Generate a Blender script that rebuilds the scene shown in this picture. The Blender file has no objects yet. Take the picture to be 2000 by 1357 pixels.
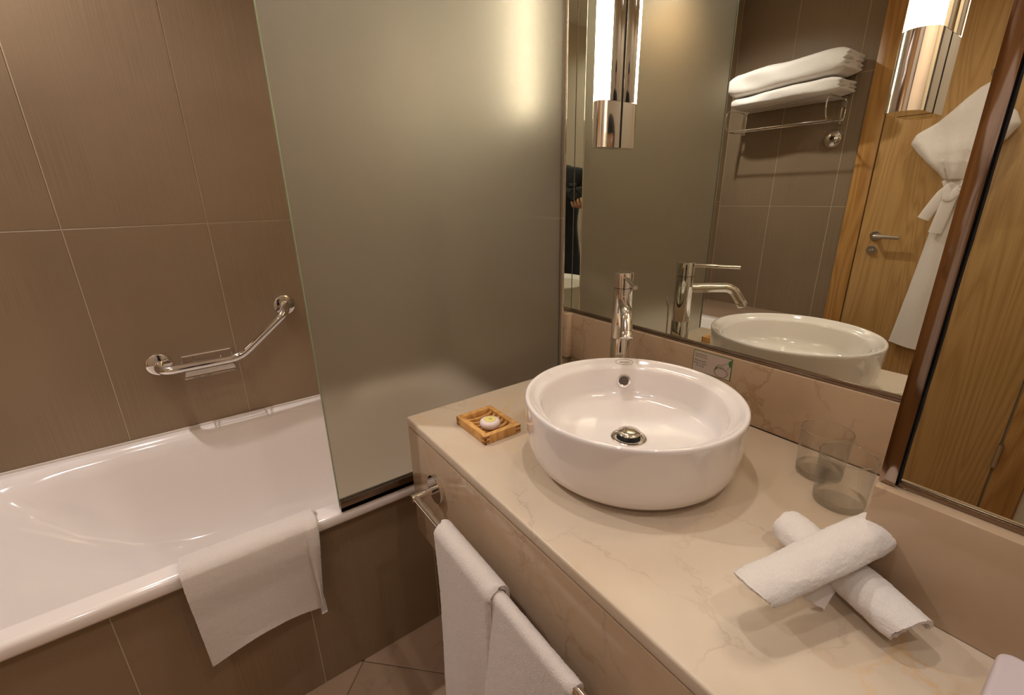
import bpy, bmesh, math, random
from mathutils import Vector, Matrix, noise
random.seed(7)
PI = math.pi
ZO = 0.813            # height of the worktop above the floor; all z below are measured from the worktop
C = bpy.context.scene.collection
scn = bpy.context.scene

# ------------------------------------------------------------------ camera
cam = bpy.data.cameras.new('camera'); co = bpy.data.objects.new('camera', cam); C.objects.link(co)
yaw, pitch, roll, fpx = 0.95258, -0.32519, -0.02007, 878.85
cy_, sy_, cp, sp = math.cos(yaw), math.sin(yaw), math.cos(pitch), math.sin(pitch)
fwd = Vector((-sy_*cp, cy_*cp, sp)); rt = Vector((cy_, sy_, 0)); up = rt.cross(fwd)
r_ = math.cos(roll)*rt + math.sin(roll)*up; u_ = -math.sin(roll)*rt + math.cos(roll)*up
M = Matrix((( r_.x, u_.x, -fwd.x, 0.94515), (r_.y, u_.y, -fwd.y, -0.95557), (r_.z, u_.z, -fwd.z, 0.49953+ZO), (0,0,0,1)))
co.matrix_world = M
cam.sensor_width = 36; cam.lens = fpx/2000*36; cam.clip_start = 0.02
scn.camera = co

# ------------------------------------------------------------------ world, exposure, lights
w = bpy.data.worlds.new('world'); scn.world = w; w.use_nodes = True
w.node_tree.nodes['Background'].inputs[0].default_value = (1.0, 0.90, 0.84, 1)
w.node_tree.nodes['Background'].inputs[1].default_value = 0.05
scn.view_settings.view_transform = 'Standard'
try: scn.view_settings.look = 'None'
except Exception: pass
scn.view_settings.exposure = -0.27; scn.view_settings.gamma = 1.0; scn.view_settings.use_curve_mapping = False

ZC = 1.62             # ceiling
WARM = (1.0, 0.95, 0.92)
SPOTS = [             # x, y, power, name
    (-0.74, -1.41, 64.0), (0.36, -0.42, 17.0), (1.30, -0.55, 13.0), (0.45, -1.45, 15.0), (1.25, -1.80, 14.0)]
def spot(x, y, p):
    l = bpy.data.lights.new('downlight_beam', 'SPOT'); l.energy = p; l.color = WARM
    l.spot_size = math.radians(150); l.spot_blend = 0.9; l.shadow_soft_size = 0.02
    o = bpy.data.objects.new('downlight_beam', l); C.objects.link(o); o.location = (x, y, ZC-0.035+ZO)
for x, y, p in SPOTS: spot(x, y, p*1.0)

# ------------------------------------------------------------------ materials
def mat(name):
    m = bpy.data.materials.new(name); m.use_nodes = True
    return m, m.node_tree, m.node_tree.nodes['Principled BSDF']
def s2l(c):
    return tuple(((v/255)/12.92 if v/255 <= 0.04045 else ((v/255+0.055)/1.055)**2.4) for v in c) + (1,)
def plain(name, rgb, rough=0.5, metal=0.0, spec=0.5, **kw):
    m, t, b = mat(name)
    b.inputs['Base Color'].default_value = s2l(rgb); b.inputs['Roughness'].default_value = rough
    b.inputs['Metallic'].default_value = metal; b.inputs['Specular IOR Level'].default_value = spec
    for k, v in kw.items(): b.inputs[k.replace('_', ' ')].default_value = v
    return m
def N(t, typ, **kw):
    n = t.nodes.new(typ)
    for k, v in kw.items():
        if hasattr(n, k): setattr(n, k, v)
        else: n.inputs[k.replace('_', ' ')].default_value = v
    return n
def coords(t, scale=(1,1,1), rot=(0,0,0)):
    tc = N(t, 'ShaderNodeTexCoord'); mp = N(t, 'ShaderNodeMapping')
    mp.inputs['Scale'].default_value = scale; mp.inputs['Rotation'].default_value = rot
    t.links.new(tc.outputs['Object'], mp.inputs['Vector']); return mp
def ramp(t, src, stops):
    r = N(t, 'ShaderNodeValToRGB'); t.links.new(src, r.inputs[0]); e = r.color_ramp.elements
    while len(e) < len(stops): e.new(0.5)
    for i, (p, c) in enumerate(stops): e[i].position = p; e[i].color = c if len(c) == 4 else tuple(c)+(1,)
    return r
def mix(t, fac, a, b, mode='MIX'):
    m = N(t, 'ShaderNodeMix', data_type='RGBA', blend_type=mode)
    for i, v in ((0, fac), (6, a), (7, b)):
        if hasattr(v, 'is_linked') or hasattr(v, 'links'): t.links.new(v, m.inputs[i])
        else: m.inputs[i].default_value = v
    return m.outputs[2]
def bump(t, b, h, strength=0.2, dist=0.001):
    n = N(t, 'ShaderNodeBump'); n.inputs['Strength'].default_value = strength; n.inputs['Distance'].default_value = dist
    t.links.new(h, n.inputs['Height']); t.links.new(n.outputs['Normal'], b.inputs['Normal'])

def marble(name, base, deep, rough=0.16, vein=(214,172,110)):
    m, t, b = mat(name)
    mp = coords(t)
    n1 = N(t, 'ShaderNodeTexNoise', Scale=3.2, Detail=6.0, Roughness=0.55); t.links.new(mp.outputs[0], n1.inputs['Vector'])
    c1 = ramp(t, n1.outputs['Fac'], [(0.32, s2l(deep)), (0.66, s2l(base))])
    # warped vectors for the veins
    def warped(scale, amt, seed):
        nn = N(t, 'ShaderNodeTexNoise', Scale=scale, Detail=5.0, Roughness=0.6)
        mm = N(t, 'ShaderNodeVectorMath', operation='ADD'); t.links.new(mp.outputs[0], mm.inputs[0]); mm.inputs[1].default_value = (seed, seed*0.7, seed*1.3)
        t.links.new(mm.outputs[0], nn.inputs['Vector'])
        sc = N(t, 'ShaderNodeVectorMath', operation='SCALE'); t.links.new(nn.outputs['Color'], sc.inputs[0]); sc.inputs['Scale'].default_value = amt
        ad = N(t, 'ShaderNodeVectorMath', operation='ADD'); t.links.new(mm.outputs[0], ad.inputs[0]); t.links.new(sc.outputs[0], ad.inputs[1])
        return ad.outputs[0]
    v1 = N(t, 'ShaderNodeTexVoronoi', feature='DISTANCE_TO_EDGE', Scale=4.6); t.links.new(warped(9.0, 0.16, 3.1), v1.inputs['Vector'])
    r1 = ramp(t, v1.outputs['Distance'], [(0.0, (1,1,1,1)), (0.016, (0,0,0,1))])
    v2 = N(t, 'ShaderNodeTexVoronoi', feature='DISTANCE_TO_EDGE', Scale=9.0); t.links.new(warped(14.0, 0.11, 8.7), v2.inputs['Vector'])
    r2 = ramp(t, v2.outputs['Distance'], [(0.0, (1,1,1,1)), (0.05, (0,0,0,1))])
    n2 = N(t, 'ShaderNodeTexNoise', Scale=3.5, Detail=3.0); t.links.new(warped(4.0, 0.1, 1.0), n2.inputs['Vector'])
    k2 = ramp(t, n2.outputs['Fac'], [(0.50, (0,0,0,1)), (0.66, (0.62,0.62,0.62,1))])
    n3 = N(t, 'ShaderNodeTexNoise', Scale=5.0, Detail=2.0); t.links.new(warped(3.0, 0.1, 5.0), n3.inputs['Vector'])
    k3 = ramp(t, n3.outputs['Fac'], [(0.47, (0,0,0,1)), (0.68, (0.36,0.36,0.36,1))])
    f2 = N(t, 'ShaderNodeMath', operation='MULTIPLY'); t.links.new(r2.outputs[0], f2.inputs[0]); t.links.new(k2.outputs[0], f2.inputs[1])
    f1 = N(t, 'ShaderNodeMath', operation='MULTIPLY'); t.links.new(r1.outputs[0], f1.inputs[0]); t.links.new(k3.outputs[0], f1.inputs[1])
    ca = mix(t, f2.outputs[0], c1.outputs[0], s2l(vein))
    cb = mix(t, f1.outputs[0], ca, s2l(tuple(int(v*0.62) for v in vein)))
    t.links.new(cb, b.inputs['Base Color']); b.inputs['Roughness'].default_value = rough
    return m
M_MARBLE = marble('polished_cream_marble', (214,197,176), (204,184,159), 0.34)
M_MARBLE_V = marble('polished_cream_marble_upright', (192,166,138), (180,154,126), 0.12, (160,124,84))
M_LEDGE = marble('honed_brown_marble', (168,140,118), (150,122,100), 0.3, (120,90,66))

def tile_mat(name, a, b_, axis_scale, rough=0.42):
    m, t, b = mat(name)
    mp = coords(t)
    oi = N(t, 'ShaderNodeObjectInfo')
    n1 = N(t, 'ShaderNodeTexNoise', Scale=2.4, Detail=4.0)
    ad = N(t, 'ShaderNodeVectorMath', operation='ADD'); t.links.new(mp.outputs[0], ad.inputs[0]); t.links.new(oi.outputs['Location'], ad.inputs[1])
    t.links.new(ad.outputs[0], n1.inputs['Vector'])
    c1 = ramp(t, n1.outputs['Fac'], [(0.3, s2l(a)), (0.7, s2l(b_))])
    # soft upright ribs woven into the face of the tile
    w_ = coords(t, axis_scale)
    nv = N(t, 'ShaderNodeTexNoise', Scale=1.0, Detail=2.0, Roughness=0.6); t.links.new(w_.outputs[0], nv.inputs['Vector'])
    mk = N(t, 'ShaderNodeTexNoise', Scale=4.0, Detail=1.0); t.links.new(ad.outputs[0], mk.inputs['Vector'])
    mkr = ramp(t, mk.outputs['Fac'], [(0.40, (0,0,0,1)), (0.62, (1,1,1,1))])
    rb = ramp(t, nv.outputs['Fac'], [(0.36, (0.89,0.89,0.89,1)), (0.64, (1.07,1.07,1.07,1))])
    fac = N(t, 'ShaderNodeMath', operation='MULTIPLY'); t.links.new(mkr.outputs[0], fac.inputs[0]); fac.inputs[1].default_value = 0.75
    cc = mix(t, fac.outputs[0], c1.outputs[0], rb.outputs[0], 'MULTIPLY')
    gr = N(t, 'ShaderNodeTexNoise', Scale=600.0, Detail=2.0); t.links.new(mp.outputs[0], gr.inputs['Vector'])
    gg = ramp(t, gr.outputs['Fac'], [(0.3, (0.93,0.93,0.93,1)), (0.7, (1.06,1.06,1.06,1))])
    cd = mix(t, 1.0, cc, gg.outputs[0], 'MULTIPLY')
    t.links.new(cd, b.inputs['Base Color']); b.inputs['Roughness'].default_value = rough
    bump(t, b, nv.outputs['Fac'], 0.35, 0.0008)
    return m
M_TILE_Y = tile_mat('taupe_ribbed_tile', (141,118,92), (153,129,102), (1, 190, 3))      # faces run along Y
M_TILE_X = tile_mat('taupe_ribbed_tile_shaded', (128,108,86), (138,117,94), (190, 1, 3))  # same tile, darker: shade of the dimmer end walls mixed into its colour
M_TILE_APRON = M_TILE_Y
M_GROUT = plain('grout', (196,178,150), 0.9)
M_FLOOR = marble('matt_beige_floor_tile', (178,150,126), (164,136,112), 0.5, (150,118,84))
M_FGROUT = plain('floor_grout', (140,112,84), 0.9)
M_WHITE_ENAMEL = plain('white_enamel', (246,236,230), 0.10, Coat_Weight=0.6, Coat_Roughness=0.03)
M_CERAMIC = plain('white_ceramic', (238,230,226), 0.09, Coat_Weight=0.7, Coat_Roughness=0.02)
M_CHROME = plain('polished_chrome', (232,228,224), 0.045, 1.0)
M_CHROME_S = plain('satin_steel', (196,184,170), 0.28, 1.0)
M_STEEL = plain('polished_steel_strip', (156,138,126), 0.07, 1.0)
M_DARKM = plain('dark_anodised_channel', (150,134,120), 0.22, 1.0)
M_RUBBER = plain('black_sealant', (30,26,26), 0.6)
M_SEAL = plain('white_sealant', (226,214,204), 0.5)
M_WALLP = plain('cream_wall_paint', (220,204,184), 0.8)
M_CEIL = plain('white_ceiling_paint', (236,228,218), 0.85)
M_DARK = plain('dark_hole', (22,18,16), 0.6)
M_BLACK = plain('black_cloth', (24,24,28), 0.9)

m, t, b = mat('silvered_mirror'); b.inputs['Metallic'].default_value = 1; b.inputs['Roughness'].default_value = 0.0
b.inputs['Base Color'].default_value = (0.74, 0.76, 0.68, 1); M_MIRROR = m

m, t, b = mat('frosted_glass')
b = N(t, 'ShaderNodeBsdfRefraction'); b.inputs['Color'].default_value = (0.83, 0.80, 0.72, 1); b.inputs['Roughness'].default_value = 0.27; b.inputs['IOR'].default_value = 1.35
tl = N(t, 'ShaderNodeBsdfTranslucent'); tl.inputs[0].default_value = (0.54, 0.51, 0.44, 1)
df = N(t, 'ShaderNodeBsdfDiffuse'); df.inputs[0].default_value = (0.48, 0.48, 0.43, 1)
gl = N(t, 'ShaderNodeBsdfGlossy'); gl.inputs[0].default_value = (0.95, 1, 0.93, 1); gl.inputs['Roughness'].default_value = 0.45
m1 = N(t, 'ShaderNodeMixShader'); m1.inputs[0].default_value = 0.5; t.links.new(tl.outputs[0], m1.inputs[1]); t.links.new(df.outputs[0], m1.inputs[2])
m2 = N(t, 'ShaderNodeMixShader'); m2.inputs[0].default_value = 0.13; t.links.new(b.outputs[0], m2.inputs[1]); t.links.new(m1.outputs[0], m2.inputs[2])
m3 = N(t, 'ShaderNodeMixShader'); m3.inputs[0].default_value = 0.11; t.links.new(m2.outputs[0], m3.inputs[1]); t.links.new(gl.outputs[0], m3.inputs[2])
t.links.new(m3.outputs[0], t.nodes['Material Output'].inputs['Surface'])
M_FROST = m
m, t, b = mat('glass_edge'); b.inputs['Base Color'].default_value = s2l((176,188,150)); b.inputs['Roughness'].default_value = 0.15
b.inputs['Transmission Weight'].default_value = 0.4; M_GEDGE = m
def thin_glass(name, tint, share):
    """clear glassware: mostly passed light, fresnel gloss, and a share of refracting glass"""
    m, t, b = mat(name); b.inputs['Transmission Weight'].default_value = 1; b.inputs['Roughness'].default_value = 0.0; b.inputs['IOR'].default_value = 1.4
    b.inputs['Base Color'].default_value = (0.98, 0.99, 0.96, 1)
    tr = N(t, 'ShaderNodeBsdfTransparent'); tr.inputs[0].default_value = tint
    gl = N(t, 'ShaderNodeBsdfGlossy'); gl.inputs['Roughness'].default_value = 0.01
    fr = N(t, 'ShaderNodeLayerWeight'); fr.inputs[0].default_value = 0.5; pw = N(t, 'ShaderNodeMath', operation='POWER'); t.links.new(fr.outputs['Facing'], pw.inputs[0]); pw.inputs[1].default_value = 4.0
    ml = N(t, 'ShaderNodeMath', operation='MULTIPLY_ADD'); t.links.new(pw.outputs[0], ml.inputs[0]); ml.inputs[1].default_value = 0.40; ml.inputs[2].default_value = 0.025
    a = N(t, 'ShaderNodeMixShader'); t.links.new(ml.outputs[0], a.inputs[0]); t.links.new(tr.outputs[0], a.inputs[1]); t.links.new(gl.outputs[0], a.inputs[2])
    c = N(t, 'ShaderNodeMixShader'); c.inputs[0].default_value = share; t.links.new(a.outputs[0], c.inputs[1]); t.links.new(b.outputs[0], c.inputs[2])
    t.links.new(c.outputs[0], t.nodes['Material Output'].inputs['Surface']); return m
M_GLASS = thin_glass('clear_glass', (1.0, 1.0, 0.995, 1), 0.07)
M_GRIM = thin_glass('glass_rim', (0.98, 0.98, 0.96, 1), 0.85)
M_GLASSB = thin_glass('thick_glass_base', (0.95, 0.94, 0.92, 1), 0.45)

def emit(name, col, s):
    m = bpy.data.materials.new(name); m.use_nodes = True; t = m.node_tree; t.nodes.clear()
    e = t.nodes.new('ShaderNodeEmission'); o = t.nodes.new('ShaderNodeOutputMaterial')
    e.inputs[0].default_value = col; e.inputs[1].default_value = s; t.links.new(e.outputs[0], o.inputs[0]); return m
M_LAMP = emit('lit_opal_tube', (1.0, 0.79, 0.56, 1), 42.0)
M_DOWN = emit('lit_downlight', (1.0, 0.85, 0.72, 1), 22.0)

def wood(name, a, b_, c_, zscale=1.0, rough=0.35):
    m, t, b = mat(name)
    mp = coords(t, (1, 1, 0.10*zscale))
    n = N(t, 'ShaderNodeTexNoise', Scale=5.0, Detail=2.0, Distortion=0.4); t.links.new(mp.outputs[0], n.inputs['Vector'])
    ml = N(t, 'ShaderNodeMath', operation='MULTIPLY'); t.links.new(n.outputs['Fac'], ml.inputs[0]); ml.inputs[1].default_value = 40.0
    fr = N(t, 'ShaderNodeMath', operation='PINGPONG'); t.links.new(ml.outputs[0], fr.inputs[0]); fr.inputs[1].default_value = 1.0
    c1 = ramp(t, fr.outputs[0], [(0.0, s2l(a)), (0.55, s2l(b_)), (1.0, s2l(c_))])
    mp2 = coords(t, (1, 1, 0.02))
    g = N(t, 'ShaderNodeTexNoise', Scale=260.0, Detail=3.0); t.links.new(mp2.outputs[0], g.inputs['Vector'])
    gr = ramp(t, g.outputs['Fac'], [(0.35, (0.84,0.84,0.84,1)), (0.6, (1.05,1.05,1.05,1))])
    cc = mix(t, 0.7, c1.outputs[0], gr.outputs[0], 'MULTIPLY')
    t.links.new(cc, b.inputs['Base Color']); b.inputs['Roughness'].default_value = rough
    bump(t, b, g.outputs['Fac'], 0.15, 0.0005)
    return m
M_OAK = wood('oak_veneer', (194,152,96), (188,146,90), (176,133,80), 0.7)
M_OAKF = wood('oak_frame', (190,142,80), (180,130,70), (166,116,58), 0.6)
M_BAMBOO = wood('light_soap_dish_wood', (224,172,104), (212,158,90), (200,146,80), 3.0, 0.5)
M_BAMBOO_D = plain('dark_joint_wood', (150,98,50), 0.6)

def cloth(name, rgb, scale=900, strength=0.5):
    m, t, b = mat(name)
    mp = coords(t)
    n = N(t, 'ShaderNodeTexNoise', Scale=float(scale), Detail=3.0, Roughness=0.7); t.links.new(mp.outputs[0], n.inputs['Vector'])
    r = ramp(t, n.outputs['Fac'], [(0.3, tuple(v*0.90 for v in s2l(rgb)[:3])), (0.65, s2l(rgb))])
    t.links.new(r.outputs[0], b.inputs['Base Color']); b.inputs['Roughness'].default_value = 0.95
    b.inputs['Sheen Weight'].default_value = 0.35; b.inputs['Sheen Roughness'].default_value = 0.4
    bump(t, b, n.outputs['Fac'], strength, 0.003)
    return m
M_TERRY = cloth('white_terry', (240,228,220), 520, 0.8)
M_TERRY2 = cloth('white_terry_fine', (242,234,228), 700, 0.6)
M_ROBE = cloth('white_waffle', (240,228,218), 300, 0.3)

# ------------------------------------------------------------------ mesh helpers
def box(bm, x0, x1, y0, y1, z0, z1, bev=0.0, seg=2):
    r = bmesh.ops.create_cube(bm, size=1.0)
    for v in r['verts']:
        v.co = Vector((x0+(v.co.x+0.5)*(x1-x0), y0+(v.co.y+0.5)*(y1-y0), z0+(v.co.z+0.5)*(z1-z0)))
    if bev > 0:
        es = list({e for v in r['verts'] for e in v.link_edges})
        bmesh.ops.bevel(bm, geom=es, offset=bev, segments=seg, affect='EDGES', profile=0.5)
    return bm
def frame_of(d):
    d = d.normalized(); a = Vector((0,0,1)) if abs(d.z) < 0.95 else Vector((1,0,0))
    x = a.cross(d).normalized(); return x, d.cross(x).normalized()
def tube(bm, pts, r, n=14, closed=False, cap=True):
    pts = [Vector(p) for p in pts]; rings = []; L = len(pts)
    if closed: tang = [(pts[(i+1)%L]-pts[i-1]).normalized() for i in range(L)]
    else: tang = [((pts[min(i+1,L-1)]-pts[max(i-1,0)])).normalized() for i in range(L)]
    x, y = frame_of(tang[0])
    for i, p in enumerate(pts):
        tg = tang[i]; x = (x - tg*x.dot(tg)).normalized(); y = tg.cross(x)
        rr = r[i] if isinstance(r, (list, tuple)) else r
        rings.append([bm.verts.new(p + (x*math.cos(a)+y*math.sin(a))*rr) for a in [2*PI*k/n for k in range(n)]])
    m = L if closed else L-1
    for i in range(m):
        A, B = rings[i], rings[(i+1)%L]
        for k in range(n): bm.faces.new((A[k], A[(k+1)%n], B[(k+1)%n], B[k]))
    if cap and not closed:
        bm.faces.new(list(reversed(rings[0]))); bm.faces.new(rings[-1])
    return bm
def smooth_path(pts, rad, n=8):
    """polyline with filleted corners"""
    pts = [Vector(p) for p in pts]; out = [pts[0]]
    for i in range(1, len(pts)-1):
        p, a, b = pts[i], pts[i-1], pts[i+1]
        da, db = (a-p), (b-p); r = min(rad, da.length*0.48, db.length*0.48)
        A, B = p+da.normalized()*r, p+db.normalized()*r
        for k in range(n+1):
            s = k/n; out.append(A*(1-s)**2 + p*2*s*(1-s) + B*s*s)
    out.append(pts[-1]); return out
def lathe(bm, prof, c=(0,0,0), n=64, axis=None):
    """prof = [(r, z)...]; axis rotates z onto it"""
    c = Vector(c); R = Matrix.Identity(3)
    if axis is not None:
        R = Vector((0,0,1)).rotation_difference(Vector(axis).normalized()).to_matrix()
    rings = []
    for r, z in prof:
        if r < 1e-6: rings.append([bm.verts.new(c + R @ Vector((0,0,z)))])
        else: rings.append([bm.verts.new(c + R @ Vector((r*math.cos(2*PI*k/n), r*math.sin(2*PI*k/n), z))) for k in range(n)])
    for A, B in zip(rings, rings[1:]):
        for k in range(n):
            a, b, d, e = A[k % len(A)], A[(k+1) % len(A)], B[(k+1) % len(B)], B[k % len(B)]
            vs = []
            for v in (a, b, d, e):
                if v not in vs: vs.append(v)
            if len(vs) > 2: bm.faces.new(vs)
    return bm
def prism(bm, poly, z0, z1, bev=0.0):
    """poly = [(x,y)...] counter-clockwise"""
    A = [bm.verts.new((x, y, z0)) for x, y in poly]; B = [bm.verts.new((x, y, z1)) for x, y in poly]; n = len(poly)
    fs = [bm.faces.new(list(reversed(A))), bm.faces.new(B)]
    for i in range(n): fs.append(bm.faces.new((A[i], A[(i+1)%n], B[(i+1)%n], B[i])))
    if bev > 0:
        es = list({e for f in fs for e in f.edges})
        bmesh.ops.bevel(bm, geom=es, offset=bev, segments=3, affect='EDGES', profile=0.5)
    return bm
def grid(bm, f, nu, nv, closeu=False):
    V = [[bm.verts.new(f(i/(nu if closeu else nu-1), j/(nv-1))) for j in range(nv)] for i in range(nu)]
    for i in range(nu if closeu else nu-1):
        for j in range(nv-1):
            bm.faces.new((V[i][j], V[(i+1)%nu][j], V[(i+1)%nu][j+1], V[i][j+1]))
    return V

def thicken(bm, t):
    """give an open sheet a second skin t below its own along the vertex normals, and close the rim"""
    bm.normal_update(); vs = bm.verts[:]; fs = bm.faces[:]
    rim = [e for e in bm.edges if len(e.link_faces) == 1]
    low = {v: bm.verts.new(v.co - v.normal*t) for v in vs}
    for f in fs: bm.faces.new([low[v] for v in reversed(f.verts)])
    for e in rim: a, b = e.verts; bm.faces.new((a, b, low[b], low[a]))
    return bm

ORG = {}
def base(o):
    return ORG.get(o.name, Vector((0,0,0)))
def obj(name, bm, m, parent=None, smooth=True, loc=None, angle=40):
    me = bpy.data.meshes.new(name)
    bmesh.ops.recalc_face_normals(bm, faces=bm.faces[:])
    org = Vector(loc) if loc is not None else (base(parent) if parent else Vector((0,0,0)))
    for v in bm.verts: v.co -= org
    bm.to_mesh(me); bm.free()
    ms = m if isinstance(m, (list, tuple)) else [m]
    for k in ms: me.materials.append(k)
    o = bpy.data.objects.new(name, me); C.objects.link(o)
    if smooth:
        me.shade_smooth()
        try: me.set_sharp_from_angle(angle=math.radians(angle))
        except Exception: pass
    ORG[o.name] = org
    if parent:
        o.parent = parent; o.location = org - base(parent)
    else: o.location = org + Vector((0,0,ZO))
    return o
def thing(name, label, cat, loc=(0,0,0), group=None):
    o = bpy.data.objects.new(name, None); C.objects.link(o); o.empty_display_size = 0.05
    ORG[o.name] = Vector(loc); o.location = Vector(loc) + Vector((0,0,ZO))
    o['label'] = label; o['category'] = cat
    if group: o['group'] = group
    return o
def tag(o, label, cat, group=None):
    o['label'] = label; o['category'] = cat
    if group: o['group'] = group
    return o
def struct(o):
    o['kind'] = 'structure'; return o
def B(*a, **k): return box(bmesh.new(), *a, **k)
def instance(o, parent, loc, name=None):
    c = o.copy(); C.objects.link(c); c.parent = parent; c.location = Vector(loc) - base(parent); return c

# ------------------------------------------------------------------ shell
XL, XR, YF, YB = -0.90, 1.60, -2.148, 0.03
FZ = -0.813
# floor: grout bed with diagonal tiles
fl = struct(obj('floor', B(XL-0.1, XR+0.1, YF-0.1, YB+0.1, FZ-0.06, FZ-0.004), M_FGROUT, smooth=False))
S = 0.40; e = 0.0015
bm = B(-S/2+e, S/2-e, -S/2+e, S/2-e, -0.008, 0.0, bev=0.001, seg=1)
for v in bm.verts: v.co = Matrix.Rotation(PI/4, 3, 'Z') @ v.co
t0 = obj('tile', bm, M_FLOOR, fl, loc=(0,0,0), smooth=False)
first = True
for i in range(-7, 8):
    for j in range(-7, 8):
        a, b2 = (i+0.5)*S, (j+0.5)*S
        x = -0.123 + (a+b2)/math.sqrt(2); y = -0.765 + (-a+b2)/math.sqrt(2)
        if -0.36 < x < XR+0.22 and YF-0.2 < y < 0.25:
            # keep tiles inside the room
            if x-S/math.sqrt(2) < XL-0.1 or x+S/math.sqrt(2) > XR+0.5: continue
            if first: t0.location = (x, y, FZ); first = False
            else: instance(t0, fl, (x, y, FZ))
struct(obj('ceiling', B(XL-0.1, XR+0.1, YF-0.1, YB+0.1, ZC, ZC+0.05), M_CEIL, smooth=False))
wl = struct(obj('wall_left', B(XL-0.1, XL-0.0015, YF-0.1, YB+0.1, FZ, ZC), M_GROUT, smooth=False))
wf = struct(obj('wall_front', B(XL-0.0015, XR+0.1, YF-0.1, YF-0.0015, FZ, ZC), [M_GROUT], smooth=False))
struct(obj('wall_right', B(XR, XR+0.1, YF-0.006, YB+0.1, FZ, ZC), M_WALLP, smooth=False))
# mirror wall: tub end proud by 35 mm, sink recess, deep pier on the right
PX, PY = 0.8185, -0.286
wb = struct(obj('wall_back', B(XL-0.006, XR, 0.022, 0.12, FZ, ZC), M_WALLP, smooth=False))
wt = struct(obj('wall_tub_end', B(XL-0.0015, -0.092, -0.0185, 0.0215, FZ, ZC), M_GROUT, smooth=False))
struct(obj('wall_pier', B(PX+0.004, XR, PY+0.006, 0.0215, FZ, ZC), M_WALLP, smooth=False))

# wall tiles
g = 0.0015
def tiles(parent, axis, fixed, inward, us, zs, m, depth=0.006, name='tile'):
    """axis 'Y': tile faces in plane x=fixed running along Y; 'X': plane y=fixed. us = joints, zs = joints"""
    cache = {}
    for i in range(len(us)-1):
        for k in range(len(zs)-1):
            u0, u1, z0, z1 = us[i], us[i+1], zs[k], zs[k+1]
            key = (round(u1-u0, 4), round(z1-z0, 4)); c = ((u0+u1)/2, (z0+z1)/2)
            loc = (fixed, c[0], c[1]) if axis == 'Y' else (c[0], fixed, c[1])
            if key in cache: instance(cache[key], parent, loc); continue
            hu, hz = (u1-u0)/2-g, (z1-z0)/2-g
            d0, d1 = (0, -inward*depth) if inward > 0 else (-inward*depth, 0)
            bm = bmesh.new()
            lo, hi = min(0, -inward*depth), max(0, -inward*depth)
            if axis == 'Y': box(bm, lo, hi, -hu, hu, -hz, hz, bev=0.0008, seg=1)
            else: box(bm, -hu, hu, lo, hi, -hz, hz, bev=0.0008, seg=1)
            for v in bm.verts: v.co += Vector(loc)
            cache[key] = obj(name, bm, m, parent, smooth=False, loc=loc)
yj = [-0.873-0.3555*k for k in range(-3, 4)]
yj = sorted([YF, -1.584, -1.9395, -1.2288, -0.873, -0.5175, -0.162, -0.02])
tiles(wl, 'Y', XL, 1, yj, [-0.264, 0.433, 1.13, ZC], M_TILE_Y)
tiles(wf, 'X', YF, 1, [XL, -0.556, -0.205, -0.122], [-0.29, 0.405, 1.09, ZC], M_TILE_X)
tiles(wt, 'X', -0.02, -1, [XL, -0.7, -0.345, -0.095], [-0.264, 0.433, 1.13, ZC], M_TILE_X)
# painted wall above and right of the door
struct(obj('wall_front_lining', B(0.895, XR, YF-0.006, YF, FZ, ZC), M_WALLP, smooth=False))

# ------------------------------------------------------------------ door with frame (opposite wall, seen in the mirrors)
d = struct(obj('door_1', B(-0.028, 0.792, YF-0.004, YF+0.016, FZ+0.006, 1.36, bev=0.002), M_OAK, loc=(0.38, YF, FZ)))
def dpart(name, bm, m): return obj(name, bm, m, d)
dpart('door_frame', B(-0.122, -0.034, YF-0.004, YF+0.020, FZ, 1.455, bev=0.003), M_OAKF)
dpart('door_frame', B(0.800, 0.893, YF-0.004, YF+0.020, FZ, 1.455, bev=0.003), M_OAKF)
dpart('door_frame', B(-0.034, 0.800, YF-0.004, YF+0.020, 1.366, 1.455, bev=0.003), M_OAKF)
hx, hz = 0.047, 0.252
bm = bmesh.new(); lathe(bm, [(0,0),(0.026,0),(0.026,0.006),(0.024,0.008),(0,0.008)], (hx, YF+0.016, hz), 32, (0,1,0))
ros = dpart('door_handle', bm, M_CHROME_S)
bm = bmesh.new(); tube(bm, smooth_path([(hx, YF+0.022, hz), (hx, YF+0.066, hz), (hx+0.118, YF+0.066, hz-0.002)], 0.012), 0.0095)
obj('lever', bm, M_CHROME_S, ros)
bm = bmesh.new(); lathe(bm, [(0,0),(0.025,0),(0.025,0.006),(0.023,0.008),(0.011,0.008),(0.011,0.012),(0,0.012)], (hx-0.003, YF+0.016, hz-0.077), 32, (0,1,0))
box(bm, hx-0.016, hx+0.010, YF+0.028, YF+0.036, hz-0.081, hz-0.073, bev=0.002)
dpart('thumb_turn', bm, M_CHROME_S)
for z in (-0.53, 0.35, 1.15):
    bm = bmesh.new(); tube(bm, [(0.796, YF+0.024, z-0.05), (0.796, YF+0.024, z+0.05)], 0.008, 12)
    tube(bm, [(0.796, YF+0.024, z-0.056), (0.796, YF+0.024, z-0.052)], 0.006, 12); tube(bm, [(0.796, YF+0.024, z+0.052), (0.796, YF+0.024, z+0.056)], 0.006, 12)
    dpart('hinge', bm, M_CHROME_S)

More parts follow.
